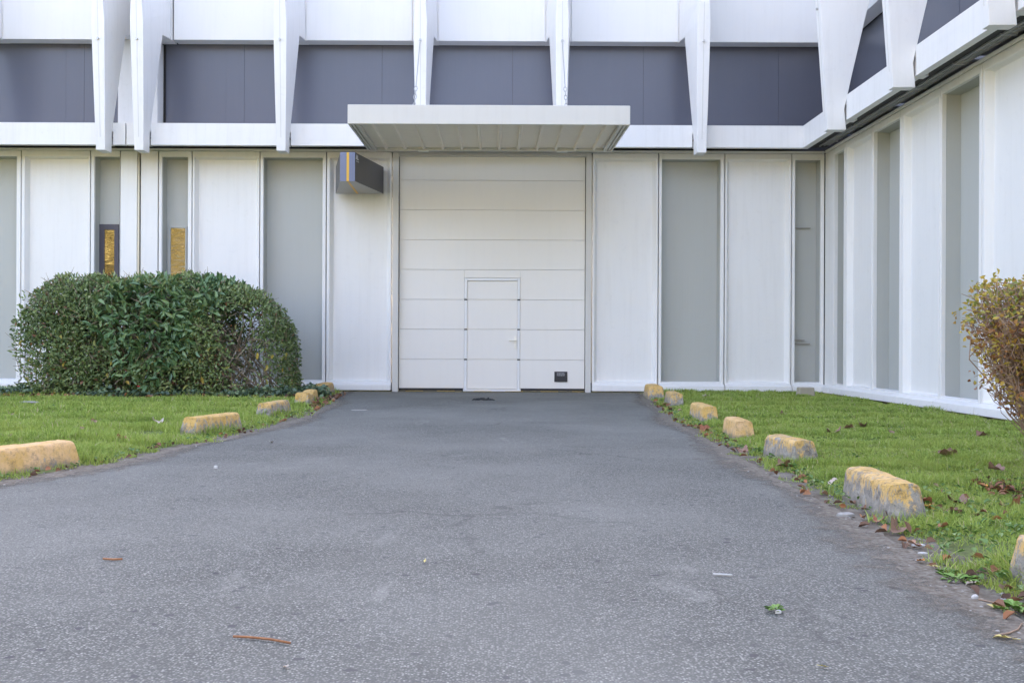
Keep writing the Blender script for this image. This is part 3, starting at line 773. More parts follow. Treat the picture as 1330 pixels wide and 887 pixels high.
grass('grass', 1, [(.6, 2.6, 1.6, 5.6, 4500, .045, .008), (2.6, 4.6, 3.6, 5.75, 5000, .042, .0075), (4.6, 7.5, 4.9, 5.75, 5500, .040, .007), (2.6, 4.6, 1.7, 3.6, 16000, .040, .0042), (4.6, 7.5, 1.8, 4.9, 11500, .038, .0050), (7.5, 11, 1.8, 5.75, 6600, .038, .0068), (11, 17.9, 2.0, 5.75, 4200, .038, .0095)])
grass('grass', -1, [(3.7, 7.5, -9.5, -5.2, 4000, .05, .008), (7.5, 11, -10.5, -7.2, 3500, .05, .008), (4.6, 7.5, -5.2, -2.7, 9500, .05, .0052), (7.5, 11, -7.2, -2.3, 6000, .05, .0068), (11, 17.9, -11.5, -2.2, 3200, .05, .0098)])

# clover and broad weeds in the near right lawn and verges
def low_plants(name, pts, size, mat, seed):
    P, A, Nn, L_, W_ = [], [], [], [], []
    r = np.random.default_rng(seed)
    for (x, y, k, rad) in pts:
        for _ in range(k):
            a = r.random()*6.28; q = rad*math.sqrt(r.random())
            P.append((x+q*math.cos(a), y+q*math.sin(a), .012+.03*r.random())); b_ = r.random()*6.28
            A.append((math.cos(b_), math.sin(b_), .25+.4*r.random())); Nn.append((r.normal()*.3, r.normal()*.3, 1)); s = size*(.6+.8*r.random()); L_.append(s); W_.append(s*.75)
    return stuff(leaves(name, np.array(P), np.array(A), np.array(Nn), np.array(L_), np.array(W_), mat))
cl = [(1.95+1.9*random.random(), 3.1+3.2*random.random(), 14, .13) for _ in range(150)]+[(2.3+3*random.random(), 6+6*random.random(), 9, .12) for _ in range(60)]+[(edge_x(RE, y)+.1+.15*random.random(), y, 7, .05) for y in np.arange(3, 16, .22)]
cl += [(edge_x(LE, y)-.08-.12*random.random(), y, 7, .05) for y in np.arange(6, 16, .3)]+[(-7+4.3*random.random(), 6.5+7*random.random(), 10, .12) for _ in range(30)]
low_plants('clover', cl, .028, leaf_mat('clover_leaf', [(0, (.07, .15, .03)), (.6, (.13, .24, .05)), (1, (.22, .33, .10))], .5, .25), 4)

# ------------------------------------------------------------------ parking stops
def parking_stop(ax, ay, bx_, by_, side, w, h, mat, label, seed, chip=0):
    """base edge on the driveway side from (ax,ay) to (bx,by); the body lies on 'side' of it"""
    a = Vector((ax, ay, 0)); b_ = Vector((bx_, by_, 0)); d = (b_-a); L_ = d.length; d.normalize()
    nrm = Vector((-d.y, d.x, 0))*side
    c = a+d*L_/2+nrm*w/2
    rot = math.atan2(d.y, d.x); r = random.Random(seed)
    half = [(-.52, -.2), (-.455, .35), (-.40, .80), (-.375, .90), (-.325, .965), (-.26, .99), (0, 1.005), (.26, .99), (.325, .965), (.375, .90), (.40, .80), (.455, .35), (.52, -.2)]
    es = [0, .006, .018, .035, .06]; nm = max(6, int(L_/.05))
    xs = [e-L_/2 for e in es]+[-L_/2+.06+(L_-.12)*i/nm for i in range(1, nm)]+[L_/2-e for e in es[::-1]]
    rings = []
    q1, q2, q3 = r.random()*6, r.random()*6, r.random()*6
    for x in xs:
        e = L_/2-abs(x); sg_ = 1 if x > 0 else -1
        sc_ = 1-.10*max(0, 1-e/.035)**2; dip = 0
        if chip: dip = chip*math.exp(-((x/L_+.05)/.16)**2)
        wob = .006*math.sin(x*9+q1)+.005*math.sin(x*23+q2)
        rg = []
        for y, z in half:
            zc = max(z, 0); end = max(0, 1-e/.06)
            rg.append((x-sg_*.055*zc*end+r.gauss(0, .0012), y*w*sc_*(1+wob)+r.gauss(0, .0015), z*h*(1-.10*max(0, 1-e/.035)**2*zc)*(1+wob*.8)-dip*h*max(0, zc-.45)*1.6+r.gauss(0, .0012)))
        rings.append(rg)
    mb = MB().loft(rings)
    ob = mb.build('parking_stop', mat, smooth=True); ob.data.set_sharp_from_angle(angle=R(24))
    ob.location = (c.x, c.y, 0.0); ob.rotation_euler.z = rot
    ob.rotation_euler.x = r.gauss(0, .03)
    tag(ob, label, 'parking stop', 'yellow concrete stops along the driveway edges')
G_, W_, H_ = 'stop_good', 'stop_worn', 'stop_mid'
parking_stop(-3.35, 6.0, -2.90, 7.10, 1, .24, .175, M[G_], 'long pale yellow concrete stop at the left picture edge, nearest on the left lawn', 1)
parking_stop(-2.74, 9.25, -2.50, 10.02, 1, .20, .175, M[H_], 'yellow concrete stop with bare grey left end, second from the left picture edge', 2)
parking_stop(-2.58, 11.6, -2.50, 12.4, 1, .20, .17, M[W_], 'short weathered stop mostly bare grey, before the right end of the big bush', 3)
parking_stop(-2.54, 13.75, -2.60, 14.85, 1, .22, .19, M[H_], 'yellow concrete stop with hollow broken top beside ivy, near the wall', 4, chip=.30)
parking_stop(-2.80, 16.7, -2.80, 17.6, 1, .28, .185, M[H_], 'small yellow stop tucked in ivy at the white wall left of the door', 5)
parking_stop(2.45, 16.9, 2.38, 15.95, 1, .28, .215, M[H_], 'farthest yellow stop on right side, closest to the white wall', 11)
parking_stop(2.44, 14.75, 2.37, 13.8, 1, .20, .195, M[W_], 'grey and yellow stop second from the wall on the right lawn edge', 12)
parking_stop(2.27, 11.95, 2.23, 11.0, 1, .20, .19, M[H_], 'yellow stop third from the wall, pale worn end, right lawn edge', 13)
parking_stop(2.18, 9.8, 2.145, 9.12, 1, .20, .175, M[G_], 'short bright yellow stop with a grey chip, fourth from the wall on the right', 14)
parking_stop(2.06, 7.85, 2.13, 7.22, 1, .20, .175, M[W_], 'grey streaked stop with bright yellow near corner, fifth from the wall on right', 15)
parking_stop(1.95, 5.73, 1.91, 4.91, 1, .195, .185, M[W_], 'long heavily worn yellow stop, largest whole one on the right', 16)
parking_stop(1.88, 3.74, 1.86, 2.95, 1, .21, .18, M[W_], 'mostly grey stop cut off by the right picture edge at the bottom', 17)
# corner stone
x0, Y_ = GR(1037.5, 517); x1, _ = GR(1059, 517)
st_ = MB(); q = [(-.5, -.5), (.5, -.5), (.5, .5), (-.5, .5)]; w_ = x1-x0
st_.loft([[(a*w_*(1.0 if z < .12 else .9), b_*.2*(1.0 if z < .12 else .9), z) for a, b_ in q] for z in (0, .12, .165)])
so = st_.build('stone_block', M['stone_grey'], bevel=.02); so.location = ((x0+x1)/2, Y_+.1, .01)
tag(so, 'small grey lichen covered stone block standing on grass before the narrow louvred panel', 'stone')

# ------------------------------------------------------------------ big clipped bush
def bush_left():
    root = empty('clipped_bush', (-5.55, 16.5, .03))
    tag(root, 'wide clipped evergreen bush of mixed dark leaves standing before the left wall', 'bush')
    cx, cy = -5.36, 16.35
    def top(x):   # height profile along x
        t = (x-cx)/2.13
        l = np.clip(-t, 0, 1); r = np.clip(t, 0, 1)
        return 1.87*np.where(t < 0, (1-.06*l**3)*(1-l**30)**.3, (1-.40*r**3.6)*(1-r**30)**.35)
    def fn(P):    # <1 inside
        t = (P[:, 0]-cx)/2.13; zz = P[:, 2]/np.maximum(top(P[:, 0]), .05)
        yy = (P[:, 1]-cy)/(.92-.12*np.clip(1-P[:, 2]/.5, 0, 1))
        lump = .05*np.sin(P[:, 0]*4+P[:, 2]*3)+.04*np.sin(P[:, 0]*9+P[:, 1]*5)*np.cos(P[:, 2]*7)
        return np.maximum(np.abs(t)**9+np.abs(yy)**4+np.maximum(zz, 0)**10, 0)**.25+lump
    def shell(n, lo, hi, seed):
        r = np.random.default_rng(seed); out = []; got = 0
        while got < n:
            P = np.stack([cx-2.5+5*r.random(n*3), cy-1.3+2.6*r.random(n*3), .02+2.15*r.random(n*3)], 1)
            f = fn(P); P = P[(f > lo) & (f < hi)]; out.append(P); got += len(P)
        return np.concatenate(out)[:n]
    def grad(P):
        e = .02; g = np.stack([fn(P+np.eye(3)[i]*e)-fn(P-np.eye(3)[i]*e) for i in range(3)], 1)
        return unit(g)
    def gaps(P):
        """holes that run right through the plant, in the lower right and lower left"""
        Q = np.stack([P[:, 0], 0*P[:, 0], P[:, 2]], 1)
        a = vnoise(Q, 5.0, 21); g = np.zeros(len(P))
        g = np.maximum(g, .66*np.exp(-(((P[:, 0]+3.85)/.52)**2+((P[:, 2]-.55)/.55)**2)))
        g = np.maximum(g, .85*np.exp(-(((P[:, 0]+7.45)/.33)**2+((P[:, 2]-.45)/.45)**2)))
        g = np.maximum(g, .72*np.exp(-(((P[:, 0]+3.9)/.35)**2+((P[:, 2]-1.15)/.30)**2)))
        return g*(.45+1.0*a)
    # small leaved mass
    P = shell(46000, .80, 1.04, 31)
    keep = rng.random(len(P)) > gaps(P)*1.5
    clump = vnoise(P, 3.2, 8); keep &= rng.random(len(P)) < np.clip(clump*2.3-.30, .06, 1)
    laurel = np.exp(-(((P[:, 0]+5.35)/1.0)**2+((P[:, 2]-.95)/1.05)**2))*1.15
    lk = laurel*(.6+.8*vnoise(P, 2.0, 14)) > .70
    Ps = P[keep & ~lk]; g = grad(Ps); n = len(Ps)
    A = unit(g*.5+rand_dirs(n)*.9+np.array([0, 0, .35])); Nn = unit(g+rand_dirs(n)*.55+np.array([0, 0, .5]))
    L_ = .042+.032*rng.random(n)
    tone = np.clip(rng.normal(.42, .2, n)+.28*(vnoise(Ps, 1.1, 17)-.5), 0, .94)
    tone[rng.random(n) < .03] = .97
    leaves('small_leaves', Ps-np.array(root.location), A, Nn, L_, L_*.55, M['leaf_small'], root, tone)
    # laurel leaves
    P = shell(11000, .80, 1.07, 32)
    laurel = np.exp(-(((P[:, 0]+5.35)/1.0)**2+((P[:, 2]-.95)/1.05)**2))*1.15+.6*np.exp(-(((P[:, 0]+4.4)/.5)**2+((P[:, 2]-1.65)/.35)**2))
    P = P[(laurel*(.6+.8*vnoise(P, 2.0, 14)) > .60) & (rng.random(len(P)) > gaps(P)*1.5)]
    P = P[rng.random(len(P)) < .30+1.0*vnoise(P, 3.5, 19)]
    g = grad(P); n = len(P)
    A = unit(g*.55+rand_dirs(n)*.75+np.array([0, 0, .15])); Nn = unit(g*.8+rand_dirs(n)*.5+np.array([0, 0, .7]))
    L_ = .115+.07*rng.random(n)
    leaves('laurel_leaves', P-np.array(root.location), A, Nn, L_, L_*.36, M['leaf_laurel'], root, np.clip(rng.normal(.45, .22, n), 0, .975))
    # inner fill
    P = shell(8000, .35, .80, 33); P = P[rng.random(len(P)) > gaps(P)*3.2]; n = len(P)
    leaves('inner_leaves', P-np.array(root.location), rand_dirs(n), rand_dirs(n), .09+.03*rng.random(n), .055+0*P[:, 0], M['leaf_small'], root, .5*rng.random(n))
    # stems
    mb = MB(); r = random.Random(5)
    for k in range(330):
        x = cx-2.0+4.0*r.random(); y = cy-.55+1.1*r.random(); p = Vector((x, y, .02)); pts = [p]
        if k < 45: tgt = Vector((-4.35+r.gauss(0, .5), cy-.7+.9*r.random(), .45+1.1*r.random())); p0_ = Vector((-4.6+r.gauss(0, .6), cy+r.gauss(0, .35), .02)); pts = [p0_]
        else: tgt = Vector((x+r.gauss(0, .5), y+r.choice((-1, 1))*.5*r.random()-.3, .5+1.2*r.random()))
        if tgt.x > -4.4 and r.random() < .6: continue
        tgt.x = min(max(tgt.x, -7.6), -3.35)
        if fn(np.array([tuple(tgt)]))[0] > 1.03: tgt = Vector((tgt.x*.85+cx*.15, tgt.y*.7+cy*.3, tgt.z*.7))
        s0 = pts[0]; m_ = s0.lerp(tgt, .5)+Vector((r.gauss(0, .12), r.gauss(0, .12), .15))
        for t in (.25, .5, .75, 1.0): pts.append((s0.lerp(m_, t)).lerp(m_.lerp(tgt, t), t)+Vector((r.gauss(0, .02), r.gauss(0, .02), r.gauss(0, .02))))
        w_ = r.choice((.006, .008, .012, .016)); mb.tube([q-root.location for q in pts], [w_, w_*.9, w_*.75, w_*.6, w_*.4], 4)
        for _ in range(3):
            q = pts[r.choice((2, 3, 4))]; e = q+Vector((r.gauss(0, .16), r.gauss(0, .16)-.05, r.gauss(.06, .14)))
            if fn(np.array([tuple(e)]))[0] < 1.06: mb.tube([q-root.location, (q+e)/2-root.location+Vector((0, 0, .02)), e-root.location], [.005, .004, .0025], 4)
    tw = mb
    Q = shell(420, .93, 1.02, 41); Q = Q[Q[:, 1] < cy+.1]; Gq = grad(Q)
    for q, g_ in zip(Q, Gq):
        q = Vector(q); d_ = (Vector(g_)*r.uniform(.2, .9)+Vector((r.gauss(0, .7), r.gauss(0, .3), r.gauss(.25, .5)))).normalized(); L2 = r.uniform(.10, .26)
        m2 = q+d_*L2*.5+Vector((r.gauss(0, .015), r.gauss(0, .015), r.gauss(0, .015)))
        tw.tube([q-d_*.08-root.location, m2-root.location, q+d_*L2-root.location], [.006, .0045, .002], 4)
    tw.build('branches', M['twig_grey'], root)
    Q = shell(3800, 1.02, 1.10, 43); Q = Q[(vnoise(Q, 5.5, 44) > .66)]; n = len(Q); Gq = grad(Q)
    leaves('stray_shoots', Q-np.array(root.location), unit(Gq+rand_dirs(n)*.6+np.array([0, 0, .4])), unit(Gq*.3+rand_dirs(n)+np.array([0, -.3, .5])), .05+.05*rng.random(n), .028+.012*rng.random(n), M['leaf_small'], root, .3+.6*rng.random(n))
    # russet dead patch on the right, yellow and red accents
    P = shell(1300, .55, 1.05, 36); w8 = np.exp(-(((P[:, 0]+4.15)/.35)**2+((P[:, 2]-1.2)/.35)**2)); P = P[rng.random(len(P)) < w8]; n = len(P)
    leaves('dead_leaves', P-np.array(root.location), rand_dirs(n), rand_dirs(n), .05+.03*rng.random(n), .03+0*P[:, 0], M['litter'], root, rng.random(n)*.85)
    P = shell(900, .95, 1.06, 37); P = P[(P[:, 2] < 1.0) & (P[:, 1] < cy)][:34]; n = len(P)
    leaves('yellowing_leaves', P-np.array(root.location), rand_dirs(n)*.5+np.array([0, -.3, -.6]), rand_dirs(n)+np.array([0, -1., .3]), .10+.04*rng.random(n), .045+0*P[:, 0], M['leaf_autumn'], root, .1+.55*rng.random(n))
bush_left()
# ivy below and around the last stops
n = 2600; x = -7.75+5.2*rng.random(n); y = 15.25+.75*rng.random(n)-.15*np.sin(x*3)
extra = 900; x = np.concatenate([x, -3.25+.75*rng.random(extra)]); y = np.concatenate([y, 15.3+2.5*rng.random(extra)])
ok = (x < edge_x(LE, y)-.12) & ~((x > -2.87) & (y > 16.6)); x, y = x[ok], y[ok]; n = len(x)
P = np.stack([x, y, .02+.16*rng.random(n)*vnoise(np.stack([x, y, 0*x], 1), 3, 2)*1.3], 1)
stuff(leaves('ivy', P, unit(rng.normal(size=(n, 3))*np.array([1, 1, .25])), unit(rng.normal(size=(n, 3))*.5+np.array([0, -.45, 1])), .055+.03*rng.random(n), .05+.025*rng.random(n), M['leaf_ivy']))
# leaf litter: under the bush, along the verges, round the right hand bush
P = []
for _ in range(420): P.append((-7.7+4.9*random.random(), 15.1+.8*random.random(), .03+.03*random.random()))
for _ in range(160): P.append((-3.2+.8*random.random(), 13.4+3*random.random(), .025))
for _ in range(150):
    y_ = 3.0+random.random()**1.6*13; P.append((edge_x(RE, y_)+.02+.20*random.random(), y_, .012+.012*random.random()))
for _ in range(70):
    y_ = 6.2+random.random()*10; P.append((edge_x(LE, y_)-.02-.18*random.random(), y_, .012+.012*random.random()))
for _ in range(70):
    P.append((2.0+1.6*random.random(), 3.2+2.8*random.random(), .035+.02*random.random()))
for _ in range(170):
    a = random.random()*6.28; q = .45*math.sqrt(random.random()); P.append((3.18+q*math.cos(a), 5.75+q*math.sin(a), .03+.03*random.random()))
P = np.array(P); n = len(P)
sc_ = np.where(P[:, 1] > 13, 1.2, .75)
stuff(leaves('leaf_litter', P, unit(rng.normal(size=(n, 3))*np.array([1, 1, .3])), unit(rng.normal(size=(n, 3))*.45+np.array([0, 0, 1])), (.05+.04*rng.random(n))*sc_, (.03+.02*rng.random(n))*sc_, M['litter'], None, rng.random(n), .4))
# small pale stones and crumbs along verges
mb = MB(); r = random.Random(9)
for _ in range(260):
    if r.random() < .65: y_ = 2.8+r.random()**1.5*13; x_ = edge_x(RE, y_)+r.uniform(-.10, .22)
    else: y_ = 6+r.random()*9; x_ = edge_x(LE, y_)-r.uniform(-.10, .2)
    s = r.uniform(.003, .008); a = r.random()*6
    pr = [(math.cos(a+k*1.257)*s*r.uniform(.7, 1.3), math.sin(a+k*1.257)*s*r.uniform(.7, 1.3)) for k in range(5)]
    mb.loft([[(x_+p[0], y_+p[1], -.002) for p in pr], [(x_+p[0]*.9, y_+p[1]*.9, s*.5) for p in pr], [(x_+p[0]*.4, y_+p[1]*.4, s*.8) for p in pr]])
stuff(mb.build('verge_gravel', M['pale_slab'], smooth=True))

# ------------------------------------------------------------------ right hand autumn bush
def bush_right():
    bx_, by_ = 3.32, 5.95
    root = empty('autumn_bush', (bx_, by_, 0.02))
    tag(root, 'twiggy half bare bush with yellow and brown leaves at the right picture edge', 'bush')
    def rad(z): return np.interp(z, [0, .18, .40, .62, .85, 1.05, 1.19, 1.235], [.10, .12, .27, .42, .49, .51, .50, .40])
    mb = MB(); tr = MB(); r = random.Random(12); tips = []
    for k in range(9):
        a = r.random()*6.28; d = Vector((math.cos(a), math.sin(a), 0)); p = d*.05; pts = [p, p+d*.015+Vector((0, 0, .13)), d*(.09+.05*r.random())+Vector((0, 0, .30+.05*r.random()))]
        tr.tube(pts, [.026, .019, .013], 6)
    tr.build('trunk', M['twig_grey'], root, smooth=True)
    for k in range(640):
        z1 = .35+.87*r.random()**.6; a = r.random()*6.28; q = float(rad(z1))*math.sqrt(r.uniform(.15, 1.02))
        tip = Vector((math.cos(a)*q, math.sin(a)*q, z1)); z0 = max(.14, z1*r.uniform(.25, .6)); q0 = float(rad(z0))*r.random()*.75; a0 = a+r.gauss(0, .5)
        s0 = Vector((math.cos(a0)*q0, math.sin(a0)*q0, z0)); m_ = (s0+tip)/2+Vector((r.gauss(0, .05), r.gauss(0, .05), r.gauss(0, .03)))
        w_ = r.uniform(.003, .0062); mb.tube([s0, s0.lerp(m_, .6), m_, m_.lerp(tip, .6)+Vector((r.gauss(0, .012),)*3), tip], [w_, w_*.9, w_*.75, w_*.55, w_*.35], 4)
        tips.append(tip)
        for _ in range(7):
            q_ = m_.lerp(tip, r.random()); e = q_+Vector((r.gauss(0, .075), r.gauss(0, .075), r.gauss(.03, .06)))
            if math.hypot(e.x, e.y) < float(rad(e.z))*1.10+.01 and e.z < 1.26:
                mb.tube([q_, (q_+e)/2+Vector((0, 0, .008)), e], [.0028, .0022, .0014], 4); tips.append(e)
    mb.build('twigs', M['twig'], root)
    T_ = np.array([tuple(t) for t in tips]); T_ = T_[(T_[:, 2] > .42)]
    pk = rng.random(len(T_)) < np.interp(T_[:, 2], [.4, .8, 1.05, 1.2], [.30, .45, .65, .98]); T_ = T_[pk]; T_ = np.repeat(T_, 3, 0); n = len(T_)
    T_ = T_+rng.normal(size=(n, 3))*.022
    leaves('autumn_leaves', T_, rand_dirs(n), rand_dirs(n)+np.array([0, -.2, .7]), .022+.020*rng.random(n), .015+.011*rng.random(n), M['leaf_autumn'], root,
           np.clip(np.where(T_[:, 2] > .98, rng.random(n)*.75, .40+.60*rng.random(n)), 0, 1))
    # dry grass tuft around the foot
    n = 500; a = rng.random(n)*6.28; q = .16*np.sqrt(rng.random(n))
    V, Fc = blades(n, np.cos(a)*q, np.sin(a)*q, 0*q, .15+.25*rng.random(n), .004+0*q, .35)
    np_mesh('dry_tuft', V, 4, Fc, leaf_mat('dry_grass', [(0, (.28, .23, .14)), (1, (.42, .36, .24))], .7, .2), root, np.repeat(rng.random(n), 2))
bush_right()

# ------------------------------------------------------------------ fallen leaves and small litter, each a thing
def lobed(seed, size, kind):
    r = random.Random(seed); mb = MB(); k = 22; ring = []; ring2 = []
    cu, cv = r.uniform(.9, 1.8), r.uniform(.2, .9)
    for i in range(k):
        t = 2*math.pi*i/k
        if kind == 'lobed': q = .34+.20*abs(math.cos(2.5*t))**.8+r.gauss(0, .02)
        else: q = .5/math.sqrt((math.cos(t))**2+(math.sin(t)/.42)**2)*(1+.05*r.gauss(0, 1))
        for rg, f in ((ring, 1.0), (ring2, .5)):
            x, y = q*f*math.cos(t), q*f*math.sin(t)
            z = cu*y*y*1.1+cv*(abs(x)**2)*.5*math.sin(3*t+seed)+.04*math.sin(5*t)*f
            rg.append((x*size, y*size*(1-.25*cu*abs(y)), (z+.03)*size))
    vs = [(0, 0, .01*size)]+ring2+ring
    fs = [[0, 1+i, 1+(i+1) % k] for i in range(k)]+[[1+i, 1+k+i, 1+k+(i+1) % k, 1+(i+1) % k] for i in range(k)]
    mb.add(vs, fs); mb.tube([(-.40*size, 0, .02*size), (-.6*size, .03*size, .05*size), (-.78*size, .02*size, .03*size)], .008*size+.0006, 4)
    return mb
lid = [0]
def leaf_at(px, py, size, mat, label, group=None, kind='lobed', z=.03, name='fallen_leaf', rot=None):
    lid[0] += 1; x, y = GR(px, py, z)
    o = lobed(lid[0], size, kind).build(name, M[mat], smooth=True)
    o.location = (x, y, z); o.rotation_euler = (random.gauss(0, .25), random.gauss(0, .25), random.random()*6.28 if rot is None else rot)
    return tag(o, label, 'leaf', group)
gB = 'brown dead leaves scattered on the right lawn'
lB = 'small curled brown dead leaf on the right lawn between stops and white wing'
for px, py, s in ((1103, 555.7, .10), (1118.5, 553.5, .12), (1156, 561, .07), (1177, 557.6, .07), (1017, 538.6, .09), (1275, 566.6, .11)):
    leaf_at(px, py, s, 'dl_brown', lB, gB, z=.045)
leaf_at(1083, 562.5, .15, 'dl_brown', 'dark brown dead leaf on right lawn, left of the other lawn leaves', z=.045)
leaf_at(917, 515.5, .12, 'dl_pale', 'pale tan dead leaf on grass close to the wall, behind the far right stops', z=.045)
leaf_at(1232, 592.7, .16, 'dl_brown', 'large dark curled dead leaf on lawn left of the autumn bush', z=.045)
leaf_at(1293, 610, .11, 'dl_brown', 'brown curled dead leaf just left of the foot of the autumn bush', z=.05)
leaf_at(1281, 632, .11, 'dl_orange', 'long orange dead leaf on the grass below the autumn bush', kind='oval', z=.045)
leaf_at(1244, 652.7, .10, 'dl_brown', 'flat brown dead leaf in clover right of the large worn stop', z=.03)
leaf_at(1201, 654, .10, 'dl_red', 'russet dead leaf against the near end of the large worn stop', z=.03)
leaf_at(1205, 660, .07, 'dl_orange', 'small orange leaf scrap just below the russet leaf by the large worn stop', z=.02)
leaf_at(1165, 688, .11, 'dl_brown', 'large brown dead leaf on soil in front of the large worn stop', z=.015)
leaf_at(1141, 675.5, .06, 'dl_red', 'small reddish brown leaf on the soil touching the front of the large worn stop', z=.015)
leaf_at(1018, 606, .12, 'dl_brown', 'dark crumpled leaf lying in front of the streaked fifth stop', z=.02)
leaf_at(964, 586, .11, 'dl_brown', 'dark brown leaf on the verge between the fourth and fifth right stops', z=.02)
leaf_at(917, 560, .13, 'dl_red', 'reddish brown leaf on the verge beside the third right stop', z=.02)
leaf_at(1195.6, 728, .055, 'dl_orange', 'bright orange small leaf on the soil edge of the asphalt', z=.012, kind='oval')
leaf_at(1214.5, 735.5, .05, 'dl_yellow', 'small yellow leaf beside weeds on the soil edge', z=.012, kind='oval')
leaf_at(1298, 790, .075, 'dl_yellow', 'pale yellow oval leaf on asphalt at the right edge near weeds', kind='oval', z=.008, rot=2.2)
leaf_at(1303, 828, .06, 'dl_yellow', 'narrow yellow leaf on asphalt at the bottom right corner', kind='oval', z=.006, rot=2.9)
leaf_at(1262, 757, .05, 'dl_pale', 'pale brown leaf on soil between the lawn and asphalt near the grey stop', z=.012, kind='oval')
leaf_at(1081.5, 625, .08, 'dl_pale', 'pale greenish leaf standing in grass left of the large worn stop', kind='oval', z=.04, rot=.6)
leaf_at(1314, 660, .12, 'dl_red', 'russet leaf on lawn at the right picture edge below the bush', z=.03)
leaf_at(1240, 668, .08, 'dl_brown', 'brown leaf in weeds midway between the worn stop and the picture edge', z=.03)
gL = 'brown dead leaves on the left lawn'
for px, py, s in ((82, 569, .10), (121.6, 548, .08), (14, 539, .08), (8, 567, .09), (108, 557.5, .07)):
    leaf_at(px, py, s, 'dl_brown', 'small dark dead leaf lying on the left lawn in front of the bush', gL, z=.05)
leaf_at(205, 549, .13, 'dl_pale', 'pale tan dead leaf on the left lawn near the second stop', z=.05)
leaf_at(157, 570, .09, 'dl_red', 'reddish leaf on left lawn between first and second stops', z=.05)
leaf_at(10, 513, .14, 'dl_red', 'dark red leaf on grass at far left before the bush', z=.05)
leaf_at(353, 574, .05, 'dl_pale', 'tan leaf on asphalt before the weathered left stops', z=.01)
leaf_at(372, 865, .03, 'dl_pale', 'tiny tan leaf on asphalt at the bottom left of centre', z=.006, kind='oval')
leaf_at(552, 728, .025, 'dl_yellow', 'tiny yellow leaf in the middle of the asphalt', z=.006, kind='oval')
leaf_at(1070, 865, .025, 'dl_yellow', 'tiny yellow leaf scrap on the asphalt at lower right', z=.006, kind='oval')
def scrap(name, px, py, s, mat, label, cat, h=.006, asp=.6, seed=0, z=0.0):
    r = random.Random(seed); x, y = GR(px, py, z); k = 7
    pr = [(math.cos(6.283*i/k)*s*r.uniform(.75, 1.2), math.sin(6.283*i/k)*s*asp*r.uniform(.75, 1.2)) for i in range(k)]
    mb = MB().loft([[(p[0], p[1], 0) for p in pr], [(p[0]*.95, p[1]*.95, h*.7) for p in pr], [(p[0]*.6, p[1]*.6, h*r.uniform(.9, 1.1)) for p in pr]])
    o = mb.build(name, M[mat], smooth=False); o.location = (x, y, z+.0015); o.rotation_euler.z = r.random()*.6
    return tag(o, label, cat)
scrap('stone_chip', 1099.6, 670.5, .055, 'pale_slab', 'flat pale concrete chip on the asphalt edge by the large worn stop', 'stone', .018, .55, 1)
scrap('paper_scrap', 1192, 709, .028, 'paper', 'white scrap lying on the soil above the orange leaf', 'litter', .008, .5, 2, .006)
scrap('paper_scrap', 1198, 719, .026, 'paper', 'thin white scrap lying on soil just above the small orange leaf', 'litter', .005, .35, 3, .006)
scrap('paper_scrap', 1267, 777.5, .014, 'paper', 'white crumpled scrap at the asphalt edge near the yellow leaf', 'litter', .012, .7, 4)
scrap('pebble', 1010.7, 796.5, .011, 'paper', 'small white pebble below a green sprig on the asphalt', 'stone', .010, .8, 5)
scrap('pebble', 280, 608.5, .014, 'paper', 'white pebble on the asphalt in front of the left stops', 'stone', .02, .6, 6)
scrap('paper_scrap', 36.7, 523, .16, 'pale_slab', 'grey white flat scrap on the left lawn before the bush', 'litter', .02, .5, 7, .05)
scrap('paper_scrap', 468, 533, .11, 'pale_slab', 'pale flat strip lying on the asphalt left of the door', 'litter', .01, .35, 8)
scrap('paper_scrap', 880, 536, .06, 'paper', 'white scrap by the asphalt edge below the second right stop', 'litter', .02, .5, 10)
def sticks(name, pts, rad_, mat, label):
    w = [GR(px, py, .004)+(.004+rad_,) for px, py in pts]
    o = MB().tube(w, rad_, 5).build(name, M[mat], smooth=True, origin=w[0]); return tag(o, label, 'twig')
sticks('twig', [(134, 726.5), (147, 727.5), (159, 727)], .0045, 'needle', 'short rust brown twig on the asphalt at left')
sticks('twig', [(303, 827.5), (325, 828.5), (350, 831), (377, 836)], .0038, 'needle', 'long thin rust twig on the asphalt at bottom left')
sticks('twig', [(926, 746.6), (938, 747), (951, 748)], .004, 'paper', 'short white stick on the asphalt at right')
sticks('twig', [(1327, 811), (1322, 818), (1310, 823), (1292, 826)], .0028, 'twig', 'curved thin brown twig on the asphalt in the bottom right corner')
sticks('twig', [(1271, 779), (1290, 783), (1298, 787)], .0028, 'twig', 'brown leaf stalk twig on the asphalt beside the yellow leaf')
# debris in front of the door
mb = MB(); r = random.Random(3); cx_, cy_ = GR(629, 519.5)
for k in range(26):
    a = r.random()*6.28; q = math.sqrt(r.random()); x_, y_ = cx_+.2*q*math.cos(a), cy_+.10*q*math.sin(a); s = r.uniform(.02, .05)*(1.15-q*.7)
    pr = [(math.cos(i*1.047+a)*s*r.uniform(.8, 1.4), math.sin(i*1.047+a)*s*r.uniform(.6, 1.0)) for i in range(6)]
    hh = (.05-.035*q)*r.uniform(.7, 1.2)
    mb.loft([[(x_+p[0], y_+p[1], -.002) for p in pr], [(x_+p[0]*.8, y_+p[1]*.8, hh*.7) for p in pr], [(x_+p[0]*.3, y_+p[1]*.3, hh) for p in pr]])
tag(mb.build('debris_heap', M['black_lump'], origin=(cx_, cy_, 0)), 'low black heap of debris on the asphalt in front of the wicket door', 'debris')
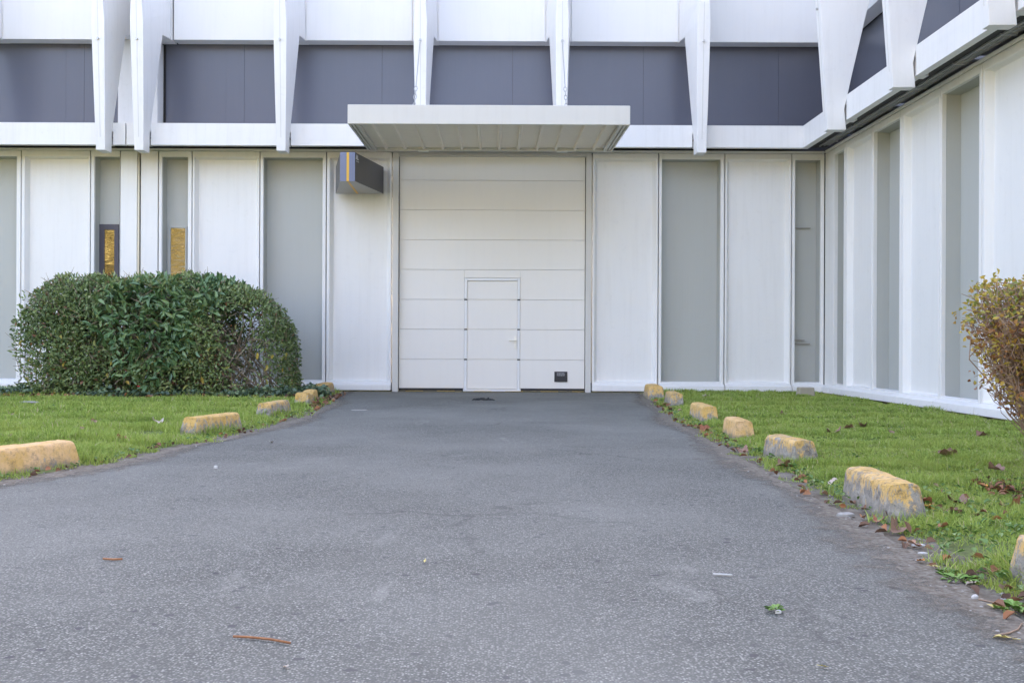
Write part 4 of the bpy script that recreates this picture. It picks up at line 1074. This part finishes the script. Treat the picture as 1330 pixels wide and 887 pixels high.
# green sprigs growing through the asphalt edge
def sprig(px, py, rad_, k, label, size):
    x, y = GR(px, py, .01); P = []; A = []
    for i in range(k):
        a = random.random()*6.28; q = rad_*random.random(); P.append((q*math.cos(a), q*math.sin(a), .004+.012*random.random())); A.append((math.cos(a), math.sin(a), .5*random.random()))
    n = len(P); L_ = size*(.6+.8*rng.random(n))
    o = leaves('weed_sprig', np.array(P), np.array(A), np.tile([[0, 0, 1.]], (n, 1))+rng.normal(size=(n, 3))*.2, L_, L_*.45, M['weed'])
    o.location = (x, y, 0.002); tag(o, label, 'weed')
sprig(1006, 791.5, .018, 22, 'tiny green sprig growing on bare asphalt above a white pebble', .022)
sprig(1318, 790, .05, 50, 'green leafy weed at the right edge beside the grey stop', .035)
sprig(1245, 752, .05, 40, 'low green weed on the soil edge left of the grey stop', .032)
sprig(1230, 742, .03, 22, 'small yellow green weed next to the yellow leaf on the soil edge', .022)
sprig(1196, 650, .06, 40, 'leafy green weed at the near end of the large worn stop', .045)
# red berry / petal spots at the bush foot
for px, py, lb in ((180, 501.5, 'red petal at the foot of the big bush'), (34, 374, None)):
    if lb:
        Y_ = 15.35; o = lobed(77, .05, 'oval').build('fallen_petal', M['red'], smooth=True); o.location = (AX(px, Y_, py), Y_, AZ(py, Y_, px)); o.rotation_euler = (1.2, .2, 0); tag(o, 'small bright red petal in the ivy at the foot of the big bush', 'petal')

# ------------------------------------------------------------------ golden trees across the car park (seen mirrored in the windows)
def golden_tree(x, y, h, seed, label):
    r = random.Random(seed); g = np.random.default_rng(seed)
    root = empty('autumn_tree', (x, y, -.03)); tag(root, label, 'tree', 'golden trees across the car park')
    tr = MB(); tr.tube([(0, 0, 0), (.1, 0, h*.25), (-.05, .1, h*.5), (0, 0, h*.85)], [.32, .25, .17, .05], 8)
    cs = []
    for k in range(16):
        a = r.random()*6.28; z0 = h*r.uniform(.18, .7); q = h*r.uniform(.14, .30)*(1.2-z0/h); e = Vector((math.cos(a)*q, math.sin(a)*q, z0+h*.12))
        tr.tube([(0, 0, z0), e*.5+Vector((0, 0, z0*.5)), e], [.10, .07, .03], 6); cs.append(e)
    tr.build('trunk', M['bark'], root, smooth=True)
    P = np.concatenate([np.array(tuple(c))+g.normal(size=(330, 3))*np.array([h*.085, h*.085, h*.075]) for c in cs]+[np.array([0, 0, h*.88])+g.normal(size=(500, 3))*np.array([h*.1, h*.1, h*.08])])
    P = P[P[:, 2] > .6]; n = len(P)
    leaves('crown', P, unit(g.normal(size=(n, 3))), unit(g.normal(size=(n, 3))), .30+.2*g.random(n), .22+.1*g.random(n), M['leaf_tree'], root, g.random(n))
tl = ['golden autumn tree with tall crown left of the car park', 'golden autumn tree with broad crown behind the car park', 'shorter golden tree between larger ones', 'tall yellow tree at the far side of the car park', 'round golden tree at the right of the car park',
      'wide yellow tree at the far left', 'leaning golden tree farthest right', 'low bushy yellow tree at the left rear', 'golden tree filling the gap between two taller ones']
for i, (x, y, h) in enumerate([(-22, -15, 13), (-13, -20, 14), (-5, -22, 11), (4, -24, 15), (13, -22, 13), (-32, -18, 14), (22, -26, 14), (-27, -10, 9), (-17.6, -15, 13)]):
    golden_tree(x, y, h, 50+i, tl[i])

# ------------------------------------------------------------------ light
SUN_EL, SUN_AZ = 30, 25      # azimuth clockwise from +Y: behind the building, to the right
w = bpy.data.worlds.new('World'); scene.world = w; w.use_nodes = True
nt = w.node_tree; bg = nt.nodes['Background']
sky = nt.nodes.new('ShaderNodeTexSky'); sky.sky_type = 'NISHITA'; sky.sun_disc = False
sky.sun_elevation = R(SUN_EL); sky.sun_rotation = R(SUN_AZ); sky.air_density = 1.0; sky.dust_density = 2.5; sky.ozone_density = 1.0
hs = nt.nodes.new('ShaderNodeHueSaturation'); hs.inputs['Saturation'].default_value = .80
nt.links.new(sky.outputs[0], hs.inputs['Color']); tint = nt.nodes.new('ShaderNodeMix'); tint.data_type = 'RGBA'; tint.blend_type = 'MULTIPLY'; tint.inputs[0].default_value = 1.0
tint.inputs[7].default_value = (1.04, .962, 1.0, 1); nt.links.new(hs.outputs[0], tint.inputs[6]); nt.links.new(tint.outputs[2], bg.inputs[0]); bg.inputs[1].default_value = .15
sl = bpy.data.lights.new('sun', 'SUN'); sl.energy = 5.0; sl.angle = R(.53); sl.color = (1, .88, .72)
so = bpy.data.objects.new('sun', sl); COL.objects.link(so)
az, el = R(SUN_AZ), R(SUN_EL)
sd = Vector((math.sin(az)*math.cos(el), math.cos(az)*math.cos(el), math.sin(el)))
so.rotation_euler = sd.to_track_quat('Z', 'Y').to_euler(); so.location = sd*60

# ------------------------------------------------------------------ camera
cam = bpy.data.cameras.new('camera'); co = bpy.data.objects.new('camera', cam); COL.objects.link(co)
cam.sensor_width = 36; cam.sensor_fit = 'HORIZONTAL'; cam.lens = F/1330*36
cam.shift_x = 20/1330; cam.shift_y = 3.5/1330
co.location = (0, 0, CH); co.rotation_euler = (R(90), -TH, 0)
cam.clip_start = .05; cam.clip_end = 2000
scene.camera = co
scene.view_settings.view_transform = 'Standard'; scene.view_settings.look = 'None'
scene.view_settings.exposure = 2.82; scene.view_settings.gamma = 1.0
scene.cycles.use_denoising = True
scene.cycles.max_bounces = 8; scene.cycles.diffuse_bounces = 5; scene.cycles.sample_clamp_indirect = 6
